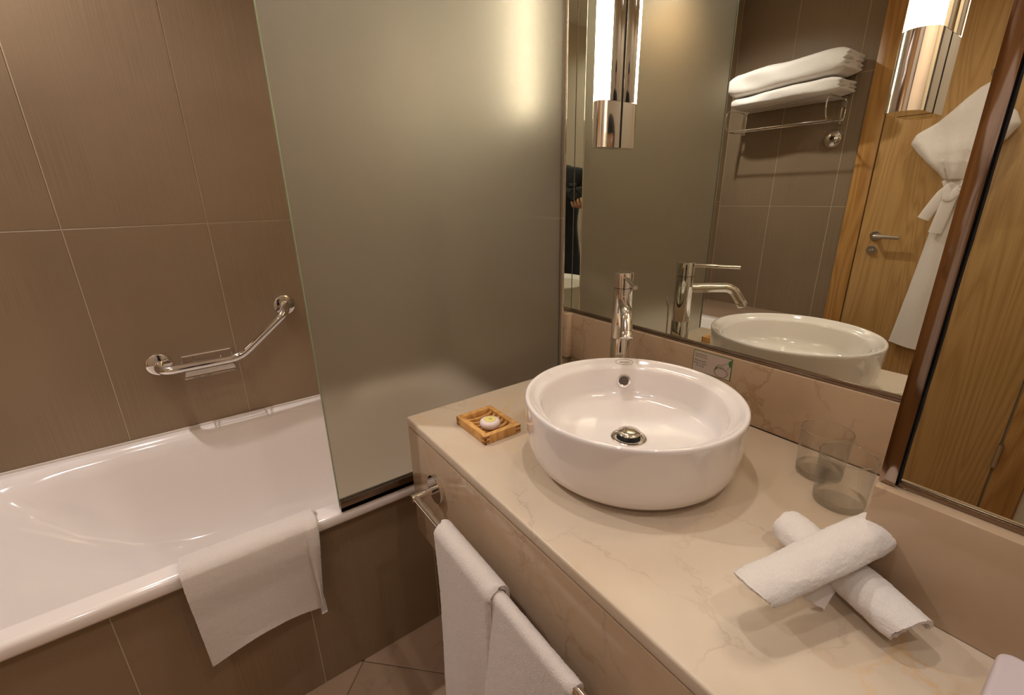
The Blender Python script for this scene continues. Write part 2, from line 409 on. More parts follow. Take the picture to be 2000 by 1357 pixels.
# ------------------------------------------------------------------ bathtub
RZ = -0.264
tub = thing('bathtub', 'white enamelled bathtub built in along the brown tiled wall', 'bathtub', (-0.5, -0.87, -0.80))
bm = bmesh.new()
NT = 128; cxT, cyT = -0.522, -0.87
X0, X1, Y0, Y1 = XL+0.0008, -0.100, -1.715, -0.020
def rect_pt(a, x0, x1, y0, y1):
    dx, dy = math.cos(a), math.sin(a)
    tx = ((x1-cxT)/dx if dx > 0 else (x0-cxT)/dx) if abs(dx) > 1e-9 else 1e9
    ty = ((y1-cyT)/dy if dy > 0 else (y0-cyT)/dy) if abs(dy) > 1e-9 else 1e9
    s = min(tx, ty); return cxT+dx*s, cyT+dy*s
angs = []
# even spread along the rectangle
per = []
for k in range(NT):
    angs.append(2*PI*k/NT)
# remap so corners are sampled
hx_, hy_ = (X1-X0)/2, (Y1-Y0)/2
angs = sorted([math.atan2(hy_*math.sin(a), hx_*math.cos(a)) % (2*PI) for a in angs])
cs = [math.atan2(y-cyT, x-cxT) % (2*PI) for x in (X0, X1) for y in (Y0, Y1)]
for c in cs:
    i = min(range(NT), key=lambda i: abs(angs[i]-c)); angs[i] = c
def sup(a, cx, cy, hx, hy, n):
    dx, dy = math.cos(a), math.sin(a)
    # intersect the ray from (cxT,cyT) with the superellipse numerically
    lo, hi = 0.0, 3.0
    for _ in range(40):
        s = (lo+hi)/2; x, y = cxT+dx*s-cx, cyT+dy*s-cy
        if abs(x/hx)**n + abs(y/hy)**n < 1: lo = s
        else: hi = s
    return cxT+dx*lo, cyT+dy*lo
loops = []
def add_rect(ins, z): loops.append([(*rect_pt(a, X0+ins, X1-ins, Y0+ins, Y1-ins), z) for a in angs])
add_rect(0.012, RZ-0.036); add_rect(0.003, RZ-0.034); add_rect(0.0, RZ-0.028); add_rect(0.0, RZ-0.012); add_rect(0.003, RZ-0.004); add_rect(0.010, RZ); add_rect(0.014, RZ)
def add_sup(x0, x1, y0, y1, n, z): loops.append([(*sup(a, (x0+x1)/2, (y0+y1)/2, (x1-x0)/2, (y1-y0)/2, n), z) for a in angs])
xa0, xa1, ya0, ya1 = -0.868, -0.152, -1.655, -0.085
prof = [ (-0.008, -0.004, -0.010, -0.010, 10.0, 0.0), # inset x wall side, inset x room side, y- inset, y+ inset, exponent, z
    (0.000, 0.000, 0.000, 0.000, 9.0, 0.0), (0.004, 0.003, 0.006, 0.004, 9.0, -0.002), (0.012, 0.007, 0.014, 0.010, 8.5, -0.008), (0.022, 0.010, 0.024, 0.016, 8.0, -0.020),
    (0.036, 0.016, 0.055, 0.026, 7.0, -0.060), (0.050, 0.024, 0.11, 0.036, 6.2, -0.13), (0.064, 0.034, 0.19, 0.050, 5.4, -0.21),
    (0.080, 0.048, 0.28, 0.066, 4.8, -0.29), (0.098, 0.066, 0.36, 0.086, 4.2, -0.345), (0.120, 0.090, 0.42, 0.115, 3.8, -0.378),
    (0.150, 0.122, 0.47, 0.155, 3.4, -0.396), (0.19, 0.165, 0.53, 0.22, 3.0, -0.404), (0.26, 0.235, 0.62, 0.36, 2.6, -0.407)]
for a, b2, c, d2, n, z in prof: add_sup(xa0+a, xa1-b2, ya0+c, ya1-d2, n, RZ+z)
V = [[bm.verts.new(p) for p in L] for L in loops]
for A, B2 in zip(V, V[1:]):
    for k in range(NT): bm.faces.new((A[k], A[(k+1)%NT], B2[(k+1)%NT], B2[k]))
cv = bm.verts.new((-0.51, -0.72, RZ-0.408))
for k in range(NT): bm.faces.new((V[-1][k], V[-1][(k+1)%NT], cv))
obj('tub_body', bm, M_WHITE_ENAMEL, tub, angle=60)
# raised back strip at the wall
bm = B(XL+0.0005, XL+0.007, -1.715, -0.02, RZ-0.004, RZ+0.006, bev=0.002)
obj('wall_sealant', bm, M_SEAL, tub)
bm = bmesh.new(); lathe(bm, [(0,0.004),(0.024,0.003),(0.032,0.0),(0.03,-0.004)], (-0.50, -0.42, RZ-0.404), 32)
obj('drain', bm, M_CHROME, tub)
bm = bmesh.new(); tube(bm, [(-0.27, -0.5, RZ-0.40), (-0.27, -0.5, FZ)], 0.02); 
obj('foot', bm, M_CHROME_S, tub)

ap = thing('tub_apron', 'dark brown tiled apron closing the front of the bathtub', 'tub panel', (-0.125, -0.87, FZ))
obj('backing_board', B(-0.150, -0.1265, YF, -0.02, FZ, RZ-0.040), M_GROUT, ap, smooth=False)
tiles(ap, 'Y', -0.125, 1, [YF, -1.958, -1.596, -1.234, -0.872, -0.510, -0.148, -0.022], [FZ, RZ-0.038], M_TILE_Y)
# ledge at the far end of the tub
lg = thing('tub_end_ledge', 'brown marble ledge across the head end of the bathtub', 'ledge', (-0.5, -1.93, RZ))
obj('ledge_slab', B(XL, -0.10, YF, -1.7155, -0.292, -0.266, bev=0.003), M_LEDGE, lg)
obj('support_block', B(XL, -0.152, YF, -1.74, FZ, -0.2925), M_GROUT, lg, smooth=False)

# ------------------------------------------------------------------ frosted screen
gs = thing('shower_screen', 'frosted glass bath screen standing on the tub rim beside the washbasin', 'shower screen', (-0.108, -0.38, RZ))
bm = B(-0.112, -0.104, -0.7600, -0.020, RZ+0.014, 1.30)
obj('glass_panel', bm, M_FROST, gs, smooth=False)
obj('polished_edge', B(-0.1124, -0.1036, -0.7625, -0.7600, RZ+0.014, 1.30, bev=0.0006), M_GEDGE, gs)
bm = bmesh.new()
box(bm, -0.104, -0.0985, -0.7605, -0.022, RZ+0.0005, RZ+0.031, bev=0.001); box(bm, -0.1175, -0.112, -0.7605, -0.022, RZ+0.0005, RZ+0.031, bev=0.001)
box(bm, -0.1175, -0.0985, -0.7605, -0.022, RZ+0.0005, RZ+0.012)
obj('bottom_channel', bm, M_DARKM, gs)

# ------------------------------------------------------------------ vanity
vn = thing('vanity_unit', 'wall hung vanity unit clad in polished cream marble', 'vanity', (0.78, -0.30, -0.33))
VX1 = 1.585
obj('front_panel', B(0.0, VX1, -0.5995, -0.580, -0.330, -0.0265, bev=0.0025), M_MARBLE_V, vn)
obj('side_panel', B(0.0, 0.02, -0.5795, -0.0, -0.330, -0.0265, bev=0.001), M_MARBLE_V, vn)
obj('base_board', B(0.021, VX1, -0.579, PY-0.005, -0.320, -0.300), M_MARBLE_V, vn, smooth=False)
bm = bmesh.new()
prism(bm, [(0,0.0),(0,-0.6),(VX1,-0.6),(VX1,PY-0.03),(PX,PY-0.03),(PX,0.0)], -0.0234, 0.0, bev=0.0045)
tag(obj('worktop', bm, M_MARBLE, loc=(0.7,-0.3,0), angle=30), 'long cream marble worktop with eased front edge carrying the round basin', 'worktop')
# upstands
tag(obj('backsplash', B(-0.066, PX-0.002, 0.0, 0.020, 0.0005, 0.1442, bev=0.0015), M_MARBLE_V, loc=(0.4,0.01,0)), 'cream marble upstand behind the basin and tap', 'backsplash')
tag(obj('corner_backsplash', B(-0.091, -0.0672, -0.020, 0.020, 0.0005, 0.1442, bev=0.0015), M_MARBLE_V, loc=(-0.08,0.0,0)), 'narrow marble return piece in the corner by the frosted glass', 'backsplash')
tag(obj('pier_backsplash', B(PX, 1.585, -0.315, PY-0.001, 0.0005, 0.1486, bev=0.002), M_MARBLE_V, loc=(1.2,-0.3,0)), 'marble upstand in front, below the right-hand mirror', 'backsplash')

# ------------------------------------------------------------------ mirrors
MT = 1.30
mr = thing('wall_mirror', 'large wall mirror behind the washbasin and tap', 'mirror', (0.37, 0.02, 0.147))
obj('mirror_glass', B(-0.086, PX-0.001, 0.015, 0.021, 0.151, MT), M_MIRROR, mr, smooth=False)
bm = bmesh.new(); box(bm, -0.088, PX, 0.010, 0.0155, 0.1452, 0.1535, bev=0.0008); box(bm, -0.088, PX, 0.0055, 0.0105, 0.1452, 0.1490, bev=0.0008)
obj('bottom_channel', bm, M_DARKM, mr)
mr2 = thing('corner_mirror_strip', 'narrow side mirror strip in the corner beside the frosted glass', 'mirror', (-0.09, 0.0, 0.147))
obj('mirror_glass', B(-0.0915, -0.088, -0.018, 0.0148, 0.1452, MT), M_MIRROR, mr2, smooth=False)
obj('chrome_trim', B(-0.0915, -0.0872, -0.0212, -0.018, 0.1452, MT, bev=0.0008), M_CHROME, mr2)
mr3 = thing('pier_mirror', 'right-hand wall mirror on the pier, showing the oak door', 'mirror', (1.2, -0.29, 0.15))
obj('mirror_glass', B(0.8375, 1.585, -0.292, PY-0.0005, 0.153, MT), M_MIRROR, mr3, smooth=False)
obj('bottom_channel', B(0.8365, 1.585, -0.2965, -0.2925, 0.149, 0.1555, bev=0.0008), M_DARKM, mr3)
bm = bmesh.new()   # uneven black sealant line
def seal(i, j):
    z = 0.150 + i*(MT-0.150); w_ = 0.0013 + 0.0007*noise.noise(Vector((z*22, 0, 3))); x = 0.8362 + 0.0005*noise.noise(Vector((z*14, 5, 1)))
    a = 2*PI*j; return Vector((x + w_*math.cos(a), -0.2935 - 0.0012*math.sin(a), z))
grid(bm, seal, 90, 9)
obj('black_sealant', bm, M_RUBBER, mr3)
bm = bmesh.new()   # bowed polished strip
def strip(i, j):
    z = 0.150 + j*(MT-0.150); s = i; x = PX - 0.0002 + 0.0165*s
    # slope falls from 8 to 1 degrees
    a0, a1 = math.radians(8.5), math.radians(0.5)
    y = -0.3005 - 0.0165*(math.tan(a0)*s + (math.tan(a1)-math.tan(a0))*s*s/2)
    return Vector((x, y, z + 0.0))
V = grid(bm, strip, 12, 20)
r = thicken(bm, 0.003)
sm = obj('edge_strip', bm, M_STEEL, mr3, angle=60)
obj('strip_backing', B(PX+0.0005, 0.8345, -0.2975, PY+0.0055, 0.150, MT), M_RUBBER, mr3, smooth=False)

# ------------------------------------------------------------------ mirror lamps
def lamp(x1, zb, label):
    wd = 0.046; x0 = x1-wd; xc = (x0+x1)/2
    L = thing('mirror_lamp', label, 'wall lamp', (xc, 0.012, zb), 'tubular lamps on the large mirror')
    ztop = 1.23; y0 = 0.0145; yb = -0.030; bul = 0.025
    def D(yback, yflat, bulge, n=18, ins=0.0):
        pts = [(x0+ins, yback), ]
        pts += [(x0+ins, yflat)] + [(xc - (wd/2-ins)*math.cos(PI*k/n), yflat - bulge*math.sin(PI*k/n)) for k in range(1, n)] + [(x1-ins, yflat), (x1-ins, yback)]
        return list(pts)
    bm = bmesh.new(); prism(bm, D(y0-0.0033, yb-0.002, bul-0.002), zb, zb+0.106)
    obj('end_cap', bm, M_CHROME, L, angle=30)
    bm = bmesh.new(); prism(bm, D(y0-0.0033, yb-0.002, bul-0.002), ztop-0.05, ztop)
    obj('top_cap', bm, M_CHROME, L, angle=30)
    obj('housing', B(x0, x1, yb, y0-0.0032, zb+0.1065, ztop-0.0505, bev=0.0006), M_CHROME, L)
    obj('dark_gap_strip', B(x0+0.002, x1-0.0012, y0-0.0032, y0, zb+0.001, ztop-0.001), M_RUBBER, L, smooth=False)  # added black strip, stands in for the shaded gap between lamp and mirror
    bm = bmesh.new(); prism(bm, D(yb-0.0005, yb-0.002, bul-0.003, ins=0.0006), zb+0.1065, ztop-0.0505)
    obj('opal_diffuser', bm, M_LAMP, L, angle=50)
lamp(0.080, 0.612, 'left-hand vertical tube lamp on the mirror, next to the frosted glass')
lamp(0.701, 0.607, 'right-hand vertical tube lamp on the mirror, in front of the reflected door')

# ------------------------------------------------------------------ basin
bc = Vector((0.436, -0.3146, 0))
bs = thing('washbasin', 'round white ceramic vessel basin sitting on the marble worktop', 'washbasin', bc)
R0, HT = 0.2056, 0.1365
prof = [(0.0, 0.0008), (0.150, 0.0008), (0.166, 0.0035), (0.180, 0.0105), (0.190, 0.021), (0.1965, 0.036), (0.2000, 0.055), (0.2022, 0.085), (0.2038, 0.118),
        (0.2046, 0.128), (0.2044, 0.1325), (0.2030, 0.1355), (0.2005, HT), (0.1975, 0.1358), (0.1945, 0.1340), (0.1905, 0.1300), (0.1855, 0.1262), (0.1805, 0.1240), (0.1765, 0.1222), (0.1740, 0.1185), (0.1728, 0.1120),
        (0.1712, 0.098), (0.1690, 0.082), (0.1655, 0.071), (0.1600, 0.0630), (0.1520, 0.0575), (0.140, 0.0535), (0.118, 0.0490), (0.085, 0.0450), (0.055, 0.0420), (0.034, 0.0405), (0.0, 0.0400)]
bm = bmesh.new(); lathe(bm, prof, bc, 128)
obj('bowl', bm, M_CERAMIC, bs, angle=70)
bm = bmesh.new(); lathe(bm, [(r, z+0.0205) for r, z in [(0.0345, 0.0200), (0.0345, 0.0228), (0.032, 0.0236), (0.026, 0.0232), (0.0235, 0.0215), (0.0235, 0.018)]], bc, 48)
dr = obj('drain_ring', bm, M_CHROME, bs)
bm = bmesh.new(); lathe(bm, [(r, z+0.0205) for r, z in [(0.010, 0.016), (0.010, 0.0300), (0.0195, 0.0305), (0.0225, 0.0318), (0.0228, 0.0338), (0.0215, 0.0352), (0.012, 0.0364), (0.0, 0.0367)]], bc, 48)
obj('pop_up_plug', bm, M_CHROME, bs)
bm = bmesh.new(); lathe(bm, [(0.0, 0.0408), (0.0233, 0.0412)], bc, 32); obj('drain_opening', bm, M_DARK, bs)
dd = Vector((-1, 1, 0)).normalized()
oc = bc + dd*0.1698 + Vector((0,0,0.092))
ax = (-dd + Vector((0,0,0.10))).normalized()
bm = bmesh.new(); lathe(bm, [(0.0160, -0.004), (0.0160, 0.0012), (0.0148, 0.0030), (0.0118, 0.0028), (0.0102, 0.0012), (0.0102, -0.004)], oc, 40, ax)
obj('overflow_ring', bm, M_CHROME, bs)
bm = bmesh.new(); lathe(bm, [(0.0, 0.0010), (0.0103, 0.0010)], oc, 32, ax); obj('overflow_hole', bm, plain('overflow_shadow_grey', (92,80,74), 0.5), bs)
# oval maker's mark on the inner rim, lying on its slope
def text_mesh(txt, size, shear=0.0, align='CENTER', sp=1.0):
    cu = bpy.data.curves.new('txt', 'FONT'); cu.body = txt; cu.size = size; cu.shear = shear; cu.align_x = align; cu.align_y = 'CENTER'
    cu.extrude = 0.00006; cu.space_line = sp; cu.resolution_u = 2
    o = bpy.data.objects.new('txt', cu); C.objects.link(o)
    dg = bpy.context.evaluated_depsgraph_get(); me = bpy.data.meshes.new_from_object(o.evaluated_get(dg))
    bm = bmesh.new(); bm.from_mesh(me); bpy.data.objects.remove(o); bpy.data.curves.remove(cu); return bm
M_MARK = plain('grey_print', (128,112,96), 0.4)
slope = math.atan2(0.1340-0.1262, 0.1945-0.1855)
tang = Vector((1, 1, 0)).normalized()           # reading direction, seen from inside the room
nrm = (-dd*math.sin(slope) + Vector((0,0,1))*math.cos(slope)).normalized()
upv = nrm.cross(tang)
lc = bc + dd*0.1903 + Vector((0,0,0.1302)) + nrm*0.0006
RM = Matrix((tang, upv, nrm)).transposed()
bm = text_mesh('Jacuzzi', 0.0085, 0.25)
for v in bm.verts: v.co = lc + RM @ v.co
ring = []
for k in range(48):
    a = 2*PI*k/48; ring.append(lc + RM @ Vector((0.0195*math.cos(a), 0.0073*math.sin(a), 0)))
tube(bm, ring, 0.00045, 6, closed=True)
obj('rim_mark', bm, M_MARK, bs)

# ------------------------------------------------------------------ tap
tc_ = Vector((0.2258, -0.1094, 0))
tp = thing('basin_tap', 'tall chrome mixer tap standing behind the round basin', 'tap', tc_)
bm = bmesh.new(); lathe(bm, [(0,0.0005),(0.0265,0.0005),(0.0265,0.006),(0.0242,0.008),(0.0238,0.158),(0.0232,0.1588),(0.0232,0.1600),(0.0236,0.1608),(0.0232,0.284),(0.0,0.284)], tc_, 48)
body = obj('body', bm, M_CHROME, tp)
bm = bmesh.new(); lathe(bm, [(0,0.2848),(0.0218,0.2848),(0.0218,0.2878),(0.0236,0.2884),(0.0236,0.3195),(0.0228,0.3215),(0.0,0.3222)], tc_, 48)
obj('cap', bm, M_CHROME, tp)
dv = Vector((0.705, -0.709, 0)).normalized()
dl = Vector((0.777, -0.630, 0)).normalized()
bm = bmesh.new(); tube(bm, [tc_+dl*0.020+Vector((0,0,0.3125)), tc_+dl*0.134+Vector((0,0,0.3095))], 0.0048, 16)
obj('lever', bm, M_CHROME, tp)
bm = bmesh.new()
path = smooth_path([tc_+dv*0.016+Vector((0,0,0.2515)), tc_+dv*0.125+Vector((0,0,0.2535)), tc_+dv*0.150+Vector((0,0,0.2160))], 0.034, 14)
tube(bm, path, 0.0128, 24)
obj('spout', bm, M_CHROME, tp)
ed = (path[-1]-path[-2]).normalized()
bm = bmesh.new(); lathe(bm, [(0.0,0.0005),(0.0128,0.0005),(0.0134,0.002),(0.0134,0.014),(0.0115,0.0152),(0.0108,0.013),(0.0,0.013)], path[-1], 28, ed)
obj('aerator', bm, M_CHROME, tp)
bk = tc_ - dv*0.034
bm = bmesh.new(); tube(bm, [bk+Vector((0,0,0.0)), bk+Vector((0,0,0.205))-dv*0.002], 0.0022, 10)
tube(bm, [bk+Vector((0,0,0.200))-dv*0.002, bk+Vector((0,0,0.228))-dv*0.010], 0.0042, 12)
obj('pop_up_rod', bm, M_CHROME, tp)

# ------------------------------------------------------------------ notice card
cd = thing('notice_card', 'small green bordered white notice about the plug, on the upstand behind the basin', 'notice', (0.412, -0.001, 0.114))
M_CARDW = plain('card_white', (196,180,168), 0.35); M_CARDG = plain('card_green', (70,112,52), 0.4); M_INK = plain('card_ink', (84,78,58), 0.5)
x0, x1, z0, z1 = 0.3632, 0.4606, 0.0872, 0.1403
obj('border', B(x0, x1, -0.0012, -0.0002, z0, z1), M_CARDG, cd, smooth=False)
obj('face', B(x0+0.0016, x1-0.0016, -0.0016, -0.0011, z0+0.0014, z1-0.0014), M_CARDW, cd, smooth=False)
def on_card(bm, cx_, cz_, yo=-0.0017):
    for v in bm.verts: v.co = Vector((cx_+v.co.x, yo-v.co.z, cz_+v.co.y))
    return bm
obj('lettering', on_card(text_mesh('Instead push\neffect & press', 0.0058, 0.35), 0.3835, 0.1290), M_INK, cd, smooth=False)
obj('lettering', on_card(text_mesh('Please push\nplug to open\nor close', 0.0066, 0.0, sp=0.95), 0.3835, 0.1095), M_INK, cd, smooth=False)
bm = bmesh.new()
def ell(bm, cx_, cz_, a, b2, r, t0=0, t1=2*PI, n=40):
    pts = [Vector((cx_+a*math.cos(t0+(t1-t0)*k/n), -0.0018, cz_+b2*math.sin(t0+(t1-t0)*k/n))) for k in range(n+1)]
    if t1-t0 > 6.28: tube(bm, pts[:-1], r, 5, closed=True)
    else: tube(bm, pts, r, 5)
ell(bm, 0.4370, 0.1010, 0.0150, 0.0110, 0.00035); ell(bm, 0.4370, 0.1030, 0.0172, 0.0130, 0.0003, 2.2, 6.6)
tube(bm, [(0.424,-0.0018,0.112),(0.428,-0.0018,0.1185),(0.436,-0.0018,0.1185)], 0.0004, 5); tube(bm, [(0.428,-0.0018,0.1135),(0.436,-0.0018,0.1135)], 0.0004, 5)
tube(bm, [(0.4225,-0.0018,0.104),(0.4240,-0.0018,0.1095),(0.4275,-0.0018,0.1130)], 0.0009, 5)
# pointing hand
tube(bm, [(x,-0.0018,z) for x, z in [(0.4525,0.1290),(0.4455,0.1255),(0.4405,0.1215),(0.4385,0.1165),(0.4355,0.1105),(0.4375,0.1100),(0.4405,0.1135),(0.4430,0.1150),(0.4440,0.1120),(0.4425,0.1085)]], 0.0003, 5)
tube(bm, [(x,-0.0018,z) for x, z in [(0.4440,0.1120),(0.4475,0.1075),(0.4495,0.1085),(0.4490,0.1120),(0.4530,0.1165),(0.4545,0.1195)]], 0.0003, 5)
obj('drawing', bm, plain('card_line_green', (84,104,62), 0.5), cd, smooth=False)
bm = bmesh.new()
vs = [(0.4520,0.1300),(0.4535,0.1335),(0.4586,0.1375),(0.4586,0.1205),(0.4560,0.1195),(0.4535,0.1235)]
A = [bm.verts.new((x, -0.0019, z)) for x, z in vs]; A2 = [bm.verts.new((x, -0.0014, z)) for x, z in vs]
bm.faces.new(A); bm.faces.new(A2)
for k in range(len(vs)): bm.faces.new((A[k], A[(k+1)%len(vs)], A2[(k+1)%len(vs)], A2[k]))
obj('sleeve', bm, plain('card_sleeve_green', (64,120,56), 0.5), cd, smooth=False)

# ------------------------------------------------------------------ soap dish and soap
sc = Vector((0.168, -0.474, 0)); hs_x, hs_y = 0.0605, 0.0470; H = 0.0205
sd = thing('soap_dish', 'square slatted light wood soap dish on the marble left of the basin', 'soap dish', sc)
def dish(a, b2, c, d2, z0, z1, **k): return B(sc.x+a, sc.x+b2, sc.y+c, sc.y+d2, z0, z1, **k)
wf_ = 0.0125
obj('frame_side', dish(-hs_x, hs_x, -hs_y, -hs_y+wf_, 0.0004, H, bev=0.0008), M_BAMBOO, sd)
obj('frame_side', dish(-hs_x, hs_x, hs_y-wf_, hs_y, 0.0004, H, bev=0.0008), M_BAMBOO, sd)
obj('frame_side', dish(-hs_x, -hs_x+wf_, -hs_y+wf_, hs_y-wf_, 0.0004, H, bev=0.0006), M_BAMBOO, sd)
obj('frame_side', dish(hs_x-wf_, hs_x, -hs_y+wf_, hs_y-wf_, 0.0004, H, bev=0.0006), M_BAMBOO, sd)
# finger joints showing as dark end grain
for sx in (-1, 1):
    xa_, xb2 = sorted((sx*hs_x, sx*(hs_x-0.012)))
    for zz in (0.0004, 0.0105):
        obj('finger_joint', B(sc.x+xa_, sc.x+xb2, sc.y-hs_y-0.0002, sc.y-hs_y+0.004, zz, zz+0.005), M_BAMBOO_D, sd, smooth=False)
    xa_, xb2 = sorted((sx*(hs_x+0.0002), sx*(hs_x-0.004)))
    for zz in (0.0045, 0.0145):
        for yy in (-hs_y, hs_y-0.012):
            obj('finger_joint', B(sc.x+xa_, sc.x+xb2, sc.y+yy, sc.y+yy+0.012, zz, zz+0.0045), M_BAMBOO_D, sd, smooth=False)
# six hollowed slats running along y, dished around the soap
xin = hs_x-wf_
for k in range(6):
    xx = -xin + 0.0085 + k*(2*xin-0.017)/5*1.0 + 0.001
    bm = bmesh.new()
    def slat(i, j, xx=xx):
        y = (-(hs_y-wf_) + 2*(hs_y-wf_)*j); prof_ = [(-0.0034, 0), (0.0034, 0), (0.0034, 1), (-0.0034, 1)]
        px, top = prof_[int(round(i*4)) % 4]
        dip = 0.0125*math.sqrt(max(0.0, 1-(y/(hs_y-wf_+0.001))**2)) * math.sqrt(max(0.15, 1-((xx)/(xin+0.012))**2))
        z = (H-0.0008-dip) if top else max(0.0012, H-0.0008-dip-0.006)
        return Vector((sc.x+xx+px, sc.y+y, z))
    V = grid(bm, slat, 4, 17, closeu=True)
    bm.faces.new([V[i][0] for i in range(4)]); bm.faces.new([V[i][-1] for i in range(4)])
    obj('slat', bm, M_BAMBOO, sd, angle=50)
sp_ = Vector((0.1850, -0.4790, 0.0122))
so = thing('wrapped_soap', 'round pleat-wrapped white soap with a yellow sticker in the wooden dish', 'soap', sp_)
bm = bmesh.new()
prf = [(r*1.10, z) for r, z in [(0.0, 0.0), (0.014, 0.0), (0.0185, 0.003), (0.0208, 0.008), (0.0208, 0.0125), (0.0190, 0.0165), (0.0155, 0.0185), (0.0, 0.0188)]]
V = []
for r, z in prf:
    if r < 1e-6: V.append([bm.verts.new(sp_+Vector((0,0,z)))]*72)
    else: V.append([bm.verts.new(sp_+Vector(((r*(1+0.012*((k%2)*2-1)*(1 if 0.003<z<0.018 else 0.2)))*math.cos(2*PI*k/72), (r*(1+0.012*((k%2)*2-1)))*math.sin(2*PI*k/72), z))) for k in range(72)])
for A, B2 in zip(V, V[1:]):
    for k in range(72):
        vs = []
        for v in (A[k], A[(k+1)%72], B2[(k+1)%72], B2[k]):
            if v not in vs: vs.append(v)
        if len(vs) > 2: bm.faces.new(vs)
obj('wrapper', bm, plain('pleated_paper', (232,214,208), 0.35), so, angle=70)
bm = bmesh.new(); lathe(bm, [(0,0.0193),(0.0135,0.0192),(0.0137,0.0186)], sp_, 40)
obj('sticker', bm, plain('yellow_sticker', (232,216,130), 0.4), so)
bm = bmesh.new()
for a, l in ((0.5,0.004),(1.3,0.0045),(2.3,0.004),(3.5,0.0025),(5.2,0.0025)):
    q = sp_+Vector((0,0,0.0194)); c2 = q+Vector((math.cos(a)*0.003, math.sin(a)*0.003, 0))
    ds = Vector((math.cos(a), math.sin(a), 0)); nn = Vector((-ds.y, ds.x, 0))
    vs = [bm.verts.new(c2-ds*l*0.5), bm.verts.new(c2+nn*0.0011), bm.verts.new(c2+ds*l*0.5), bm.verts.new(c2-nn*0.0011)]; bm.faces.new(vs)
obj('sticker_print', bm, plain('dark_leaf_print', (62,66,40), 0.5), so, smooth=False)

# ------------------------------------------------------------------ tumblers
def tumbler(x, y, label):
    T = thing('glass_tumbler', label, 'glass', (x, y, 0), 'tumblers beside the pier')
    bm = bmesh.new()
    lathe(bm, [(0.0372,0.0140),(0.0388,0.045),(0.0400,0.0885),(0.0396,0.0895),(0.0388,0.0895),(0.0384,0.0885),(0.0372,0.045),(0.0356,0.0140)], (x, y, 0), 72)
    obj('glass_wall', bm, M_GLASS, T, angle=60)
    bm = bmesh.new(); tube(bm, [Vector((x+0.0394*math.cos(2*PI*k/72), y+0.0394*math.sin(2*PI*k/72), 0.0905)) for k in range(72)], 0.0011, 8, closed=True)
    obj('rolled_rim', bm, M_GRIM, T)
    bm = bmesh.new()
    lathe(bm, [(0,0.0006),(0.034,0.0006),(0.0362,0.002),(0.0368,0.006),(0.0372,0.0138),(0.0356,0.0142),(0.0325,0.0125),(0.018,0.0118),(0,0.0135)], (x, y, 0), 72)
    obj('glass_base', bm, M_GLASSB, T, angle=60)
tumbler(0.690, -0.083, 'clear glass tumbler at the back, nearer the upstand')
tumbler(0.745, -0.147, 'clear glass tumbler in front, nearest the rolled towels')

# ------------------------------------------------------------------ rolled face towels
def fuzz(p, a=0.0007, f=420):
    return noise.noise_vector(p*f)*a + noise.noise_vector(p*90)*a*0.45
def rolled(A, Bq, rw, rh, label, seed, slantA, slantB, phase, taper=0.0, parts=()):
    A, Bq = Vector(A), Vector(Bq); ax = (Bq-A).normalized(); L = (Bq-A).length
    side = Vector((0,0,1)).cross(ax).normalized(); upn = ax.cross(side)
    T = thing('rolled_towel', label, 'towel', (A+Bq)/2 - Vector((0,0,rh)), 'rolled face towels')
    bm = bmesh.new(); th = 0.0050; turns = 2.6
    def f(i, j):
        a = i*turns*2*PI; back = turns*2*PI - a           # 0 on the outermost edge
        k = 1.0 - back/(turns*2*PI)*0.80
        if back < 0.9: k += 0.0                            # loose outer edge presses on to the roll
        u = 2*j-1; s = j*L
        wob = 0.0022*noise.noise(Vector((a*0.6, seed, j*2.2))) + 0.0012*noise.noise(Vector((a*1.9, seed+9, j*6.0)))
        an = -a + phase
        tp_ = 1 - taper*(1-j) - 0.05*max(0, abs(u)-0.8)/0.2
        X = (rw*k*tp_-th*0.5+wob)*math.cos(an); Y = (rh*k*tp_-th*0.5+wob)*math.sin(an)
        inner = 0.020*max(0.0, 1-k-0.1)/0.9*abs(u)**6 * 2.2
        sl = (slantA*(1-j)**3 + slantB*(-1)*j**3)
        s2 = s - sl*Y - math.copysign(inner, u) + 0.0025*noise.noise(Vector((math.cos(an)*2, math.sin(an)*2, seed+(3 if u > 0 else 0))))*abs(u)**6
        return A + ax*s2 + side*X + upn*Y
    grid(bm, f, 230, 90)
    bmesh.ops.recalc_face_normals(bm, faces=bm.faces[:])
    thicken(bm, th*0.95)
    for v in bm.verts: v.co += fuzz(v.co, 0.0008, 450)
    obj('towel_roll', bm, M_TERRY2, T, angle=80)
    for nm, fn, thk in parts:
        bm = bmesh.new(); grid(bm, fn, 40, 30)
        bmesh.ops.recalc_face_normals(bm, faces=bm.faces[:]); thicken(bm, thk)
        for v in bm.verts: v.co += fuzz(v.co, 0.0003)
        obj(nm, bm, M_TERRY2, T, angle=80)
FL = (Vector((0.788,-0.372,0.034)), Vector((0.787,-0.424,0.026)), Vector((0.822,-0.346,0.034)), Vector((0.8215,-0.401,0.006)))
def flap1(i, j):   # loose hem corner slipping out from under the crossing
    o, e1, e2, e3 = FL
    p = (o*(1-i)*(1-j) + e1*i*(1-j) + e2*(1-i)*j + e3*i*j)
    p.z += 0.006*math.sin(PI*j)*math.sin(PI*i) + 0.0010*math.sin(j*22)*i
    return p
LA, LB = Vector((0.733, -0.313, 0.0285)), Vector((0.897, -0.383, 0.0285))
lax = (LB-LA).normalized(); lsd = Vector((0,0,1)).cross(lax).normalized()
rolled(LA, LB, 0.0335, 0.0285, 'rolled white face towel underneath, its end pointing to the lower right corner', 2.0, 0.1, 0.20, 3.6, -0.04, (('hem_corner', flap1, 0.003),))
